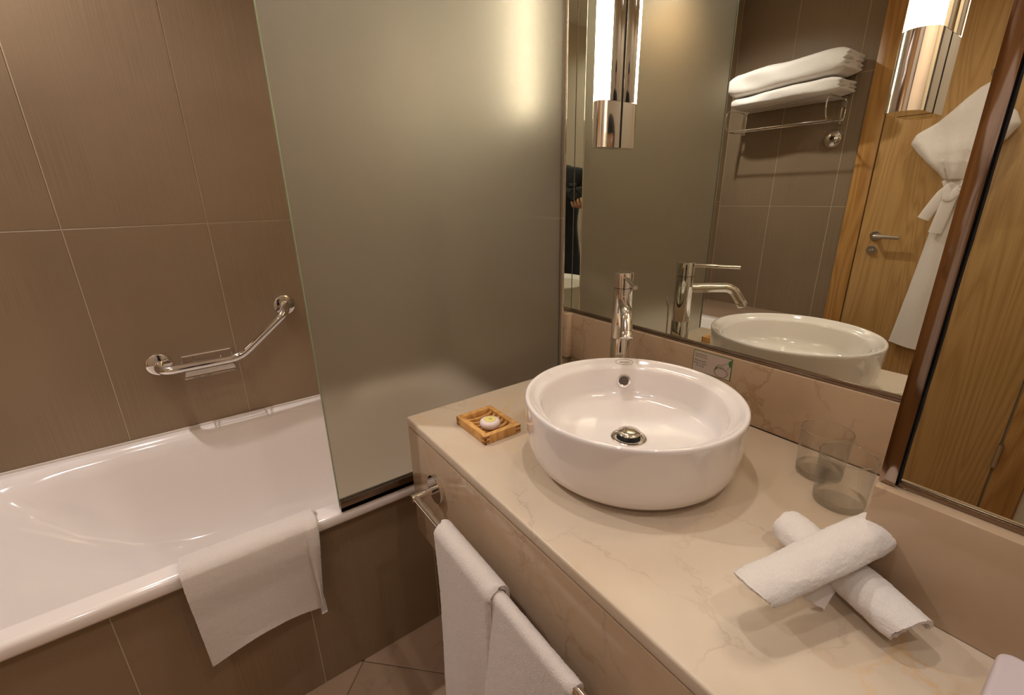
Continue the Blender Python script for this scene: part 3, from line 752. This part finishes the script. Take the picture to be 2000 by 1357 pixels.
rolled((0.776, -0.496, 0.0560), (0.8330, -0.298, 0.0800), 0.0350, 0.0240, 'rolled white face towel on top, lying across the other roll', 5.0, 0.60, 0.3, 3.4, 0.05)

# ------------------------------------------------------------------ white box in the corner of the frame
bx = thing('tissue_box', 'pale lilac white tissue box cover at the near end of the worktop', 'tissue box', (1.06, -0.50, 0))
bm = bmesh.new()
def rrect(x0, x1, y0, y1, r, n=8):
    out = []
    for cx_, cy2, a0 in ((x1-r, y1-r, 0), (x0+r, y1-r, PI/2), (x0+r, y0+r, PI), (x1-r, y0+r, 1.5*PI)):
        out += [(cx_+r*math.cos(a0+PI/2*k/n), cy2+r*math.sin(a0+PI/2*k/n)) for k in range(n+1)]
    return out
prism(bm, rrect(0.957, 1.19, -0.545, -0.402, 0.012), 0.0006, 0.085)
M_BOX = plain('lilac_white_plastic', (206,192,196), 0.35)
o = obj('cover', bm, M_BOX, bx, angle=30)
md = o.modifiers.new('soften', 'BEVEL'); md.width = 0.004; md.segments = 3; md.limit_method = 'ANGLE'
bm = bmesh.new(); 
ring = [(1.07+0.045*math.cos(a), -0.474+0.018*math.sin(a)) for a in [2*PI*k/40 for k in range(40)]]
prism(bm, ring, 0.0845, 0.0858); obj('slot', bm, M_DARK, bx)
bm = bmesh.new()
grid(bm, lambda i, j: Vector((1.07+(i-0.5)*0.07*(0.6+0.8*j), -0.474+0.010*math.sin(i*9+j*3)*(0.3+j), 0.080+0.045*j)), 24, 10)
thicken(bm, 0.0006)
obj('tissue', bm, plain('tissue_paper', (240,236,232), 0.9), bx, angle=80)

# ------------------------------------------------------------------ towel rail with hand towel
rl = thing('towel_rail', 'chrome towel rail fixed to the front of the marble vanity', 'towel rail', (0.40, -0.60, -0.12))
for xx in (0.146, 0.745):
    bm = bmesh.new(); lathe(bm, [(0,0),(0.0335,0),(0.0335,0.0085),(0.0325,0.0095),(0,0.0095)], (xx, -0.5996, -0.1195), 48, (0,-1,0))
    lathe(bm, [(0.0,0.009),(0.0085,0.009),(0.0085,0.062),(0.0078,0.0628),(0,0.0630)], (xx, -0.5996, -0.1195), 28, (0,-1,0))
    obj('rosette', bm, M_CHROME, rl)
bm = bmesh.new(); tube(bm, [(0.146, -0.654, -0.1195), (0.745, -0.654, -0.1145)], 0.0072, 20)
obj('bar', bm, M_CHROME, rl)
ht = thing('hand_towel', 'white terry hand towel folded over the chrome rail', 'hand towel', (0.47, -0.655, -0.12))
def hang(x0, x1, rr, thick, z_front, z_back, seed, skew=0.0, yo=0.0):
    bm = bmesh.new()
    bc2 = Vector((0, -0.654, -0.1175))
    Lf = -0.1175 - z_front; Lb = -0.1175 - z_back; La = PI*rr; tot = Lf+La+Lb
    def f(i, j):
        s = j*tot; x = x0+(x1-x0)*i
        if s < Lf: y, z = -rr, -(Lf-s)
        elif s < Lf+La: a = (s-Lf)/rr; y, z = -rr*math.cos(a), rr*math.sin(a)
        else: y, z = rr, -(s-Lf-La)
        dn = max(0.0, -z)
        k = (Lf-s)/Lf if s < Lf else 0
        x += skew*k*(1-i) + 0.006*noise.noise(Vector((dn*6, seed, i*2)))*min(1, dn*8)
        y2 = bc2.y + y - (0.010*k*math.sin(i*PI*1.0+0.4) + 0.008*noise.noise(Vector((x*9, dn*4, seed)))*min(1.0, dn*6) if s < Lf else 0) + yo*k
        edge = min(i, 1-i)*(x1-x0)
        round_ = max(0.0, 1-edge/0.012)**2*0.006
        if s < Lf+La*0.5: y2 += round_*(1 if s < Lf else 0.5); z -= round_*(0.8 if s > Lf else 0)
        return Vector((x, y2, bc2.z+z))
    grid(bm, f, 110, 190)
    bmesh.ops.recalc_face_normals(bm, faces=bm.faces[:])
    thicken(bm, thick)
    for v in bm.verts: v.co += fuzz(v.co, 0.0008, 380)
    return bm
obj('right_fold', hang(0.455, 0.652, 0.0125, 0.0045, -0.60, -0.50, 4.0, -0.02, -0.022), M_TERRY, ht, angle=80)
obj('left_fold', hang(0.272, 0.470, 0.0215, 0.0070, -0.64, -0.52, 1.0), M_TERRY, ht, angle=80)

# ------------------------------------------------------------------ mat hanging over the tub edge
bmt = thing('bath_towel_on_tub', 'small white towel draped over the bathtub edge', 'towel', (-0.12, -0.97, RZ))
def tubtowel(off, thick, y0, y1, zf, seed, name, xin=-0.19, zin=-0.30):
    bm = bmesh.new()
    pts = [Vector((xin, 0, zin)), Vector((-0.163, 0, RZ-0.006)), Vector((-0.150, 0, RZ+0.004)), Vector((-0.108, 0, RZ+0.005)), Vector((-0.094, 0, RZ-0.008)), Vector((-0.0915, 0, RZ-0.045)), Vector((-0.098, 0, -0.37)), Vector((-0.100, 0, zf))]
    sp2 = smooth_path(pts, 0.012, 5)
    ls = [0.0]
    for a, b2 in zip(sp2, sp2[1:]): ls.append(ls[-1]+(b2-a).length)
    def at(s):
        s *= ls[-1]
        for k in range(len(ls)-1):
            if ls[k+1] >= s: 
                u = (s-ls[k])/max(1e-9, ls[k+1]-ls[k]); return sp2[k].lerp(sp2[k+1], u)
        return sp2[-1]
    def f(i, j):
        p = at(j).copy(); y = y0+(y1-y0)*i
        dn = max(0.0, RZ-p.z) if p.x > -0.13 else 0.0
        y += 0.010*dn/0.24*(1-i)*1.0 + (-0.028*dn/0.24 if name == 'strip' else -0.022*i*dn/0.24)
        p.x += off + dn*(0.035*math.sin(i*4.0+seed)+0.025*noise.noise(Vector((y*9, dn*5, seed)))+0.05)
        p.z += off*0.8*(1 if dn < 0.01 else 0)
        if name == 'edge': p.x += 0.007*math.sqrt(max(0.0, 1-(2*i-1)**2))
        if j > 0.9 and name == 'main': p.z += 0.022*math.sin(PI*i)*(j-0.9)/0.1
        return Vector((p.x, y, p.z))
    grid(bm, f, 90, 120)
    bmesh.ops.recalc_face_normals(bm, faces=bm.faces[:])
    thicken(bm, thick)
    for v in bm.verts: v.co += fuzz(v.co, 0.0006, 380)
    return bm
obj('inner_layer', tubtowel(0.004, 0.0045, -1.100, -0.826, -0.500, 1.0, 'main'), M_TERRY, bmt, angle=80)
obj('outer_layer', tubtowel(0.0125, 0.0065, -1.101, -0.825, -0.505, 1.0, 'main'), M_TERRY, bmt, angle=80)
obj('folded_edge', tubtowel(0.0150, 0.0080, -0.858, -0.822, -0.508, 1.0, 'edge'), M_TERRY, bmt, angle=80)

# ------------------------------------------------------------------ grab bar with wire basket
gb = thing('grab_bar', 'bent chrome grab bar on the brown tiles over the bathtub', 'grab bar', (-0.90, -0.9, 0.0))
rL, rR = Vector((XL, -1.098, -0.013)), Vector((XL, -0.689, 0.129))
for q in (rL, rR):
    bm = bmesh.new(); lathe(bm, [(0,0.0),(0.0375,0.0),(0.0375,0.004),(0.036,0.008),(0.030,0.0105),(0.0,0.012)], q, 48, (1,0,0))
    obj('rosette', bm, M_CHROME, gb)
bm = bmesh.new()
xb = -0.828
pth = [rL+Vector((0.006,0,0)), Vector((xb, -1.098, -0.022)), Vector((xb, -0.868, -0.020)), Vector((xb, -0.695, 0.118)), rR+Vector((0.006,0,0.002))]
def fil(pts, rads, n=10):
    pts = [Vector(p) for p in pts]; out = [pts[0]]
    for i in range(1, len(pts)-1):
        p, a, b2 = pts[i], pts[i-1], pts[i+1]; r = rads[i-1]
        A, B2 = p+(a-p).normalized()*r, p+(b2-p).normalized()*r
        for k in range(n+1):
            s = k/n; out.append(A*(1-s)**2 + p*2*s*(1-s) + B2*s*s)
    out.append(pts[-1]); return out
tube(bm, fil(pth, [0.040, 0.035, 0.040]), 0.0140, 24)
obj('bar', bm, M_CHROME, gb)
bm = bmesh.new(); wr = 0.0022
def wire(pts, rad=0.008, r=wr): tube(bm, smooth_path(pts, rad, 5), r, 8)
ya, yb2 = -1.036, -0.888
wire([(-0.842, ya, -0.018), (-0.874, ya, 0.006), (-0.888, ya, 0.004), (-0.888, ya, -0.052), (-0.832, ya, -0.056), (-0.820, ya, -0.056)])
wire([(-0.842, yb2, -0.014), (-0.874, yb2, 0.008), (-0.888, yb2, 0.006), (-0.888, yb2, -0.052), (-0.832, yb2, -0.056), (-0.820, yb2, -0.056)])
tube(bm, [(-0.876, ya-0.001, 0.0045), (-0.876, yb2+0.001, 0.0065)], 0.0032, 8)
for xx in (-0.878, -0.864, -0.850, -0.836): tube(bm, [(xx, ya, -0.0545), (xx, yb2, -0.0535)], wr*0.8, 8)
wire([(-0.822, ya, -0.056), (-0.816, ya, -0.058), (-0.816, yb2, -0.056), (-0.822, yb2, -0.055)])
wire([(-0.880, ya+0.034, 0.004), (-0.866, ya+0.034, -0.018), (-0.866, yb2-0.034, -0.016), (-0.880, yb2-0.034, 0.006)], 0.006, 0.0015)
obj('soap_basket', bm, M_CHROME, gb)

# ------------------------------------------------------------------ towel rack with folded bath towels (opposite wall)
rk = thing('towel_rack', 'chrome wall towel rack above the ledge, carrying folded bath towels', 'towel rack', (-0.5, YF, 0.95))
yo = -1.925
for xx in (-0.79, -0.235):
    obj('wall_plate', B(xx-0.012, xx+0.012, YF+0.0005, YF+0.008, 0.842, 0.985, bev=0.002), M_CHROME, rk)
    bm = bmesh.new(); tube(bm, smooth_path([(xx, YF+0.006, 0.968), (xx, -2.02, 0.975), (xx, yo, 0.968), (xx, yo+0.012, 0.905), (xx, yo-0.02, 0.852), (xx, -2.04, 0.850), (xx, YF+0.006, 0.862)], 0.03, 8), 0.0042, 10)
    obj('side_loop', bm, M_CHROME, rk)
for k in range(5):
    bm = bmesh.new(); y = YF+0.03+k*0.042; tube(bm, [(-0.79, y, 0.969), (-0.235, y, 0.969)], 0.003, 10); obj('shelf_rod', bm, M_CHROME, rk)
for y in (-2.04, yo-0.03):
    bm = bmesh.new(); tube(bm, [(-0.79, y, 0.852), (-0.235, y, 0.852)], 0.0035, 10); obj('hanging_rod', bm, M_CHROME, rk)
def folded(x0, x1, y0, y1, z0, hl, hr, label, seed, layers):
    """soft block: smooth folded front, layers showing on the end; hl / hr = height at the two ends"""
    T = thing('folded_bath_towel', label, 'bath towel', ((x0+x1)/2, (y0+y1)/2, z0(0.5)), 'bath towels on the rack')
    bm = bmesh.new(); n1, n2 = 56, 84; W, D2 = (x1-x0)/2, (y1-y0)/2
    def P(a, u, rad):
        t_ = (u+1)/2; hh = hl+(hr-hl)*min(1, t_*1.15)**0.8; zb_ = z0(t_)
        ca, sa = math.cos(a), math.sin(a)
        yy = math.copysign(abs(ca)**0.55, ca)*D2*rad; vz = math.copysign(abs(sa)**0.55, sa)*rad
        e_ = max(0.0, abs(u)-0.86)/0.14
        zz = zb_ + hh/2 + vz*hh/2*(1-0.28*e_**2)
        yy *= 1-0.06*e_**2
        xx = (x0+x1)/2 + u*W
        if u > 0: xx += 0.020*abs(math.sin(PI*layers*(vz+1)/2))**0.6*max(0, u-0.90)/0.10 - 0.03*max(0, vz-0.2)*max(0, u-0.8)/0.2*0
        cr = 0.010*math.sin((xx*13+zz*9+seed))*math.sin(zz*26+xx*7)*max(0, ca) + 0.007*noise.noise(Vector((xx*9, zz*16, seed)))
        yy += cr
        if sa > 0: zz += 0.008*noise.noise(Vector((xx*7, yy*8, seed+4)))
        return Vector((xx, (y0+y1)/2+yy, zz))
    V = grid(bm, lambda i, j: P(2*PI*i, 2*j-1, 1.0), n1, n2, closeu=True)
    for jj, u in ((0, -1.0), (n2-1, 1.0)):
        prev = [V[i][jj] for i in range(n1)]
        for rad in (0.85, 0.65, 0.42, 0.2):
            cur = [bm.verts.new(P(2*PI*i/n1, u, rad)) for i in range(n1)]
            for i in range(n1): bm.faces.new((prev[i], prev[(i+1)%n1], cur[(i+1)%n1], cur[i]))
            prev = cur
        bm.faces.new(prev)
    for v in bm.verts: v.co += fuzz(v.co, 0.0010, 200)
    obj('folded_layers', bm, M_TERRY2, T, angle=80)
folded(-0.765, -0.205, -2.130, -1.905, lambda t_: 0.9745, 0.052, 0.085, 'folded white bath towel resting directly on the rack rods', 1.0, 3)
folded(-0.785, -0.190, -2.130, -1.890, lambda t_: 1.0305+0.033*min(1, t_*1.15)**0.8, 0.130, 0.125, 'folded white bath towel on top of the stack on the rack', 6.0, 4)
cl = thing('clothesline_reel', 'round chrome retractable clothesline housing below the towel rack', 'clothesline reel', (-0.262, YF, 0.770))
bm = bmesh.new(); lathe(bm, [(0,0),(0.050,0),(0.050,0.006),(0.047,0.016),(0.038,0.026),(0.022,0.033),(0.010,0.035),(0.009,0.030),(0.0,0.030)], (-0.258, YF+0.0005, 0.772), 48, (0,1,0))
obj('housing', bm, M_CHROME, cl)
bm = bmesh.new(); lathe(bm, [(0,0.0302),(0.0085,0.0302)], (-0.258, YF+0.0005, 0.772), 24, (0,1,0)); obj('line_hole', bm, M_DARK, cl)

# ------------------------------------------------------------------ bathrobe on the door
rb = thing('bathrobe', 'white bathrobe tied with a bow, hanging on the oak door', 'bathrobe', (0.35, YF+0.05, 0.93))
outl = [(0.945, 0.345, 0.362, 0.012), (0.925, 0.318, 0.392, 0.03), (0.885, 0.285, 0.430, 0.040), (0.84, 0.250, 0.470, 0.050), (0.79, 0.196, 0.515, 0.056), (0.745, 0.140, 0.560, 0.058), (0.705, 0.122, 0.578, 0.060),
        (0.66, 0.160, 0.555, 0.066), (0.61, 0.215, 0.515, 0.068), (0.565, 0.262, 0.470, 0.062), (0.525, 0.292, 0.435, 0.052), (0.49, 0.296, 0.428, 0.050), (0.44, 0.290, 0.430, 0.052),
        (0.36, 0.284, 0.438, 0.052), (0.24, 0.274, 0.448, 0.050), (0.10, 0.262, 0.456, 0.046), (-0.06, 0.248, 0.464, 0.044), (-0.20, 0.236, 0.470, 0.042), (-0.305, 0.226, 0.476, 0.040)]
def ol(s):
    s *= len(outl)-1; k = min(int(s), len(outl)-2); u = s-k
    return [a*(1-u)+b2*u for a, b2 in zip(outl[k], outl[k+1])]
bm = bmesh.new()
def rf(i, j):
    z, xa, xb_, dp = ol(j); a = 2*PI*i; dp *= 1.45 if z > 0.53 else 1.15
    ca, sa = math.cos(a), math.sin(a)
    xx = (xa+xb_)/2 - math.copysign(abs(ca)**0.85, ca)*(xb_-xa)/2
    yy = YF+0.020+dp/2 + math.copysign(abs(sa)**0.7, sa)*dp/2
    t_ = (xx-xa)/max(1e-3, xb_-xa)
    if sa > 0:
        if z > 0.53: yy += 0.034*abs(math.sin((xx-0.36)*13/(0.22+abs(z-0.52)*1.5)))*min(1, (0.95-z)*4) + 0.022*noise.noise(Vector((xx*11, z*6, 2)))
        else: yy += 0.012*abs(math.sin(t_*6+z*1.5)) + 0.008*noise.noise(Vector((xx*14, z*3, 5)))
    if z < -0.29: z -= 0.03*t_
    return Vector((xx, max(YF+0.018, yy), z))
V = grid(bm, rf, 72, 150, closeu=True)
bm.faces.new([V[i][0] for i in range(72)]); bm.faces.new([V[i][-1] for i in range(72)])
obj('robe_body', bm, M_ROBE, rb, angle=80)
def belt_strip(pts, w_, th, name='belt'):
    bm = bmesh.new(); sp3 = smooth_path(pts, 0.02, 6); n = len(sp3)
    def f(i, j):
        k = min(n-1, int(round(j*(n-1)))); p = sp3[k]; q = sp3[min(n-1, k+1)]-sp3[max(0, k-1)]
        sd_ = Vector((q.z, 0, -q.x)).normalized(); a = 2*PI*i
        return p + sd_*math.cos(a)*w_/2 + Vector((0, math.sin(a)*th/2, 0))
    V = grid(bm, f, 16, n, closeu=True); bm.faces.new([V[i][0] for i in range(16)]); bm.faces.new([V[i][-1] for i in range(16)])
    obj(name, bm, M_ROBE, rb, angle=60)
yr = YF+0.095
belt_strip([(0.288, yr-0.02, 0.505), (0.33, yr, 0.525), (0.40, yr, 0.520), (0.436, yr-0.02, 0.500)], 0.050, 0.020)
belt_strip([(0.350, yr+0.008, 0.520), (0.300, yr+0.010, 0.470), (0.268, yr+0.012, 0.395), (0.250, yr+0.008, 0.350)], 0.050, 0.012, 'belt_end')
belt_strip([(0.352, yr+0.014, 0.515), (0.330, yr+0.018, 0.450), (0.318, yr+0.014, 0.360), (0.308, yr+0.008, 0.285)], 0.052, 0.012, 'belt_end')
belt_strip([(0.360, yr+0.012, 0.510), (0.312, yr+0.020, 0.500), (0.322, yr+0.024, 0.440), (0.366, yr+0.018, 0.500)], 0.040, 0.012, 'bow_loop')
belt_strip([(0.352, yr+0.010, 0.500), (0.372, yr+0.022, 0.490), (0.372, yr+0.022, 0.530)], 0.044, 0.026, 'knot')
hk = thing('robe_hook', 'chrome hook on the oak door holding the bathrobe', 'hook', (0.353, YF+0.016, 0.96))
bm = bmesh.new(); lathe(bm, [(0,0),(0.018,0),(0.018,0.006),(0,0.006)], (0.353, YF+0.0165, 0.985), 24, (0,1,0))
tube(bm, smooth_path([(0.353, YF+0.02, 0.985), (0.353, YF+0.045, 0.975), (0.353, YF+0.055, 0.965), (0.353, YF+0.062, 0.985)], 0.008), 0.0045, 10)
obj('hook_body', bm, M_CHROME, hk)

# ------------------------------------------------------------------ ceiling downlights
for k, (x, y, p) in enumerate(SPOTS):
    where = ['over the bathtub', 'over the washbasin', 'over the near end of the worktop', 'over the middle of the floor', 'near the door side of the room'][k]
    D = thing('downlight', 'round chrome recessed ceiling downlight ' + where, 'ceiling light', (x, y, ZC), 'ceiling downlights')
    bm = bmesh.new(); lathe(bm, [(0.030,-0.001),(0.031,-0.006),(0.036,-0.010),(0.043,-0.008),(0.046,-0.0005)], (x, y, ZC), 40); obj('ring', bm, M_CHROME, D)
    bm = bmesh.new(); lathe(bm, [(0,-0.0015),(0.030,-0.0015)], (x, y, ZC), 32); obj('lens', bm, M_DOWN, D)

# ------------------------------------------------------------------ photographer (seen only in the corner mirror strip and in chrome)
def skin_bm(nodes, edges, level=2):
    """nodes {name: ((x,y,z), (rx, ry))}; grows one continuous surface along the edges"""
    me = bpy.data.meshes.new('skin'); names = list(nodes); ix = {n: i for i, n in enumerate(names)}
    me.from_pydata([nodes[n][0] for n in names], [(ix[a], ix[b2]) for a, b2 in edges], [])
    o = bpy.data.objects.new('skin', me); C.objects.link(o)
    md = o.modifiers.new('Skin', 'SKIN'); md.use_smooth_shade = True
    for n, i in ix.items():
        r = nodes[n][1]; me.skin_vertices[0].data[i].radius = r if isinstance(r, tuple) else (r, r)
    me.skin_vertices[0].data[0].use_root = True
    sb = o.modifiers.new('Sub', 'SUBSURF'); sb.levels = level; sb.render_levels = level
    bpy.context.view_layer.update()
    dg = bpy.context.evaluated_depsgraph_get(); m2 = bpy.data.meshes.new_from_object(o.evaluated_get(dg))
    bm = bmesh.new(); bm.from_mesh(m2); bpy.data.objects.remove(o); bpy.data.meshes.remove(m2); return bm
CAMP = Vector((0.94515, -0.95557, 0.49953))
fh = Vector((-0.742, 0.670, 0)).normalized(); rh_ = Vector((fh.y, -fh.x, 0))       # facing, own right-hand side
PO = CAMP - fh*0.33 + rh_*0.09; PO.z = FZ
def L2W(r, f, z): return PO + rh_*r + fh*f + Vector((0, 0, z))
def LW(v): return L2W(*v)
camL = ((CAMP-PO).dot(rh_), (CAMP-PO).dot(fh), CAMP.z-FZ)       # camera in the body's own frame
pr = thing('person', 'person in a black jacket and dark trousers holding a camera at chest height', 'person', PO)
cr_, cf, cz2 = camL[0], camL[1]-0.075, camL[2]
lh = (cr_-0.055, cf-0.02, cz2-0.045); rhd = (cr_+0.075, cf-0.02, cz2+0.020)
nodes = {
 'pelvis': ((0,0,0.93), (0.155,0.115)), 'waist': ((0,0.0,1.08), (0.140,0.105)), 'chest': ((0,0.0,1.28), (0.165,0.120)), 'upper': ((0,0.0,1.41), (0.120,0.085)), 'neck': ((0,0.005,1.50), 0.056),
 'hipR': ((0.09,0,0.88), 0.095), 'kneeR': ((0.10,0.01,0.48), 0.064), 'ankR': ((0.105,-0.01,0.10), 0.045),
 'hipL': ((-0.09,0,0.88), 0.095), 'kneeL': ((-0.10,0.01,0.48), 0.064), 'ankL': ((-0.105,-0.01,0.10), 0.045),
 'shR': ((0.175,0.0,1.42), 0.066), 'elR': ((0.215,0.09,1.16), 0.050), 'wrR': ((rhd[0]+0.060, rhd[1]-0.050, rhd[2]-0.045), 0.036),
 'shL': ((-0.175,0.0,1.42), 0.066), 'elL': ((-0.235,0.08,1.15), 0.050), 'wrL': ((lh[0]-0.045, lh[1]-0.055, lh[2]-0.030), 0.036)}
edges = [('pelvis','waist'),('waist','chest'),('chest','upper'),('upper','neck'),('pelvis','hipR'),('hipR','kneeR'),('kneeR','ankR'),('pelvis','hipL'),('hipL','kneeL'),('kneeL','ankL'),
 ('upper','shR'),('shR','elR'),('elR','wrR'),('upper','shL'),('shL','elL'),('elL','wrL')]
nodes = {k: (LW(v[0]), v[1]) for k, v in nodes.items()}
bm = skin_bm(nodes, edges)
M_JKT = cloth('black_jacket_cloth', (26,26,30), 400, 0.3); M_TRS = cloth('dark_trouser_cloth', (34,34,42), 400, 0.3)
bm.verts.ensure_lookup_table()
for f_ in bm.faces: f_.material_index = 1 if f_.calc_center_median().z < FZ+0.95 else 0; f_.smooth = True
me_body = obj('body', bm, [M_JKT, M_TRS], pr, angle=80)
M_SKIN = plain('skin', (206,158,130), 0.5); M_HAIR = cloth('dark_hair', (44,34,28), 600, 0.8)
# head tilted down to the camera screen
hc = LW((0.055, 0.030, 1.610))
bm = bmesh.new(); bmesh.ops.create_uvsphere(bm, u_segments=40, v_segments=28, radius=1.0)
for v in bm.verts:
    x, y, z = v.co; x *= 0.074; y2 = y*0.093; z2 = z*0.115
    if z < 0: x *= 1-0.25*(-z)**1.5; y2 *= 1-0.10*(-z)
    if y > 0.5:
        y2 -= 0.004*math.exp(-((abs(x)-0.030)**2)/0.0002 - ((z-0.05)**2)/0.012)      # eye sockets
        y2 += 0.020*math.exp(-(x**2)/0.00010 - ((z+0.22)**2)/0.030)                     # nose
        y2 += 0.005*math.exp(-(x**2)/0.0007 - ((z+0.50)**2)/0.003) + 0.004*math.exp(-(x**2)/0.0007 - ((z+0.60)**2)/0.003)   # lips
        y2 += 0.006*math.exp(-(x**2)/0.0006 - ((z+0.85)**2)/0.02)                       # chin
    tl_ = math.radians(-20); yy, zz = y2*math.cos(tl_)-z2*math.sin(tl_), y2*math.sin(tl_)+z2*math.cos(tl_)
    v.co = hc + rh_*x + fh*yy + Vector((0,0,zz))
head = obj('head', bm, M_SKIN, pr, angle=80)
def headpt(x, y, z):
    tl_ = math.radians(-20); return hc + rh_*x + fh*(y*math.cos(tl_)-z*math.sin(tl_)) + Vector((0,0,y*math.sin(tl_)+z*math.cos(tl_)))
bm = bmesh.new(); tube(bm, [LW((0.010,0.005,1.47)), LW((0.045,0.02,1.57))], [0.052, 0.050], 20); obj('neck', bm, M_SKIN, pr)
for sx in (-1, 1):
    bm = bmesh.new(); bmesh.ops.create_uvsphere(bm, u_segments=16, v_segments=10, radius=0.011)
    for v in bm.verts: v.co += headpt(sx*0.030, 0.080, 0.010)
    obj('eye', bm, plain('eye_white', (230,224,218), 0.2), head)
    bm = bmesh.new(); tube(bm, [headpt(sx*0.0735, -0.005, 0.022), headpt(sx*0.083, -0.018, 0.018), headpt(sx*0.083, -0.020, -0.010), headpt(sx*0.0735, -0.006, -0.026)], [0.006, 0.009, 0.009, 0.006], 10)
    obj('ear', bm, M_SKIN, head)
bm = bmesh.new()
def hairf(i, j):
    a = 2*PI*i; ph = math.radians(90-118*j); y_ = math.cos(ph)*math.sin(a); ph = max(ph, math.radians(26)) if y_ > 0.45 else ph
    x, y, z = math.cos(ph)*math.cos(a), math.cos(ph)*math.sin(a), math.sin(ph)
    q = 1.05 + 0.03*noise.noise(Vector((x*5, y*5, z*5)))
    return headpt(x*0.076*q, y*0.095*q-0.004, z*0.117*q)
grid(bm, hairf, 48, 20, closeu=True); thicken(bm, 0.008)
obj('hair', bm, M_HAIR, head, angle=80)
for sx, an_ in ((1, 'R'), (-1, 'L')):
    bm = bmesh.new()
    def shoe(i, j, sx=sx):
        a = 2*PI*i; t_ = j; hw = 0.042*math.sin(PI*min(0.97, t_*0.93+0.04))**0.45; h = 0.085*(1-t_)**0.8+0.032
        return L2W(sx*0.105 + hw*math.cos(a), -0.075+0.27*t_, 0.004 + h*0.5*(1+math.sin(a)))
    V = grid(bm, shoe, 20, 18, closeu=True); bm.faces.new([V[i][0] for i in range(20)]); bm.faces.new([V[i][-1] for i in range(20)])
    obj('shoe', bm, plain('black_leather', (22,20,20), 0.4), pr, angle=80)
# hands: palm, four unequal bent fingers and a thumb, closed on the camera
def hand(wr, palm, dirf, curl, thumb):
    wr, palm, dirf, curl, thumb = [Vector(v) for v in (wr, palm, dirf, curl, thumb)]
    nod = {'w': (wr, 0.026), 'p0': (wr.lerp(palm, 0.5), (0.036, 0.022)), 'p1': (palm, (0.038, 0.018))}
    ed = [('w','p0'),('p0','p1')]
    sp_d = dirf.cross(curl).normalized()
    lens = [0.070, 0.080, 0.074, 0.058]
    for k in range(4):
        b0 = palm + sp_d*(-0.030+0.020*k) + dirf*0.012
        a_ = b0 + dirf*lens[k]*0.42; c_ = a_ + (dirf*0.45+curl*0.8).normalized()*lens[k]*0.34; d_ = c_ + (dirf*-0.15+curl).normalized()*lens[k]*0.28
        for q, v, r in (('a', b0, 0.0098), ('b', a_, 0.0092), ('c', c_, 0.0084), ('d', d_, 0.0074)): nod['%s%d' % (q, k)] = (v, r)
        ed += [('p1','a%d' % k), ('a%d' % k,'b%d' % k), ('b%d' % k,'c%d' % k), ('c%d' % k,'d%d' % k)]
    t0_ = wr.lerp(palm, 0.45) + thumb*0.024; nod['t0'] = (t0_, 0.013); nod['t1'] = (t0_+thumb*0.026+dirf*0.018, 0.0105); nod['t2'] = (t0_+thumb*0.034+dirf*0.046+curl*0.010, 0.0088)
    ed += [('p0','t0'),('t0','t1'),('t1','t2')]
    return skin_bm(nod, ed, 2)
F_ = Vector((-0.8149, 0.5795, 0)); R_ = Vector((F_.y, -F_.x, 0)); U_ = Vector((0,0,1))
cc_ = CAMP - F_*0.085                                           # centre of the camera body, behind the viewpoint
def CB(r, f, u): return cc_ + R_*r + F_*f + U_*u
bm = hand(nodes['wrR'][0], CB(0.088, -0.018, 0.012), (U_*0.55+F_*0.75).normalized(), (-R_*0.75+U_*0.1+F_*0.2).normalized(), (-R_*0.6-F_*0.7).normalized()); obj('hand', bm, M_SKIN, pr, angle=80)
bm = hand(nodes['wrL'][0], CB(-0.045, 0.000, -0.062), (F_*0.85+R_*0.35).normalized(), (U_*0.9+R_*0.2).normalized(), (-R_*0.8+U_*0.4).normalized()); obj('hand', bm, M_SKIN, pr, angle=80)
cm = thing('camera', 'black camera held in the hands of the person in the black jacket', 'camera', cc_)
def place(bm):
    for v in bm.verts: v.co = CB(v.co.x, v.co.y, v.co.z)
    return bm
M_CAMB = plain('black_camera_plastic', (20,20,22), 0.45)
obj('camera_body', place(B(-0.066, 0.066, -0.026, 0.014, -0.045, 0.042, bev=0.008, seg=3)), M_CAMB, cm)
obj('grip', place(B(0.040, 0.070, 0.000, 0.032, -0.045, 0.034, bev=0.009, seg=3)), M_CAMB, cm)
obj('viewfinder_hump', place(B(-0.024, 0.024, -0.022, 0.020, 0.036, 0.064, bev=0.007, seg=3)), M_CAMB, cm)
bm = bmesh.new(); lathe(bm, [(0,0.010),(0.033,0.010),(0.033,0.030),(0.036,0.032),(0.036,0.052),(0.034,0.054),(0.034,0.066),(0.030,0.067),(0.027,0.060),(0,0.058)], (0,0,0), 40, (0,1,0)); obj('lens', place(bm), M_CAMB, cm)
obj('screen', place(B(-0.040, 0.040, -0.0275, -0.0255, -0.036, 0.026)), plain('dark_screen', (14,14,18), 0.1), cm, smooth=False)
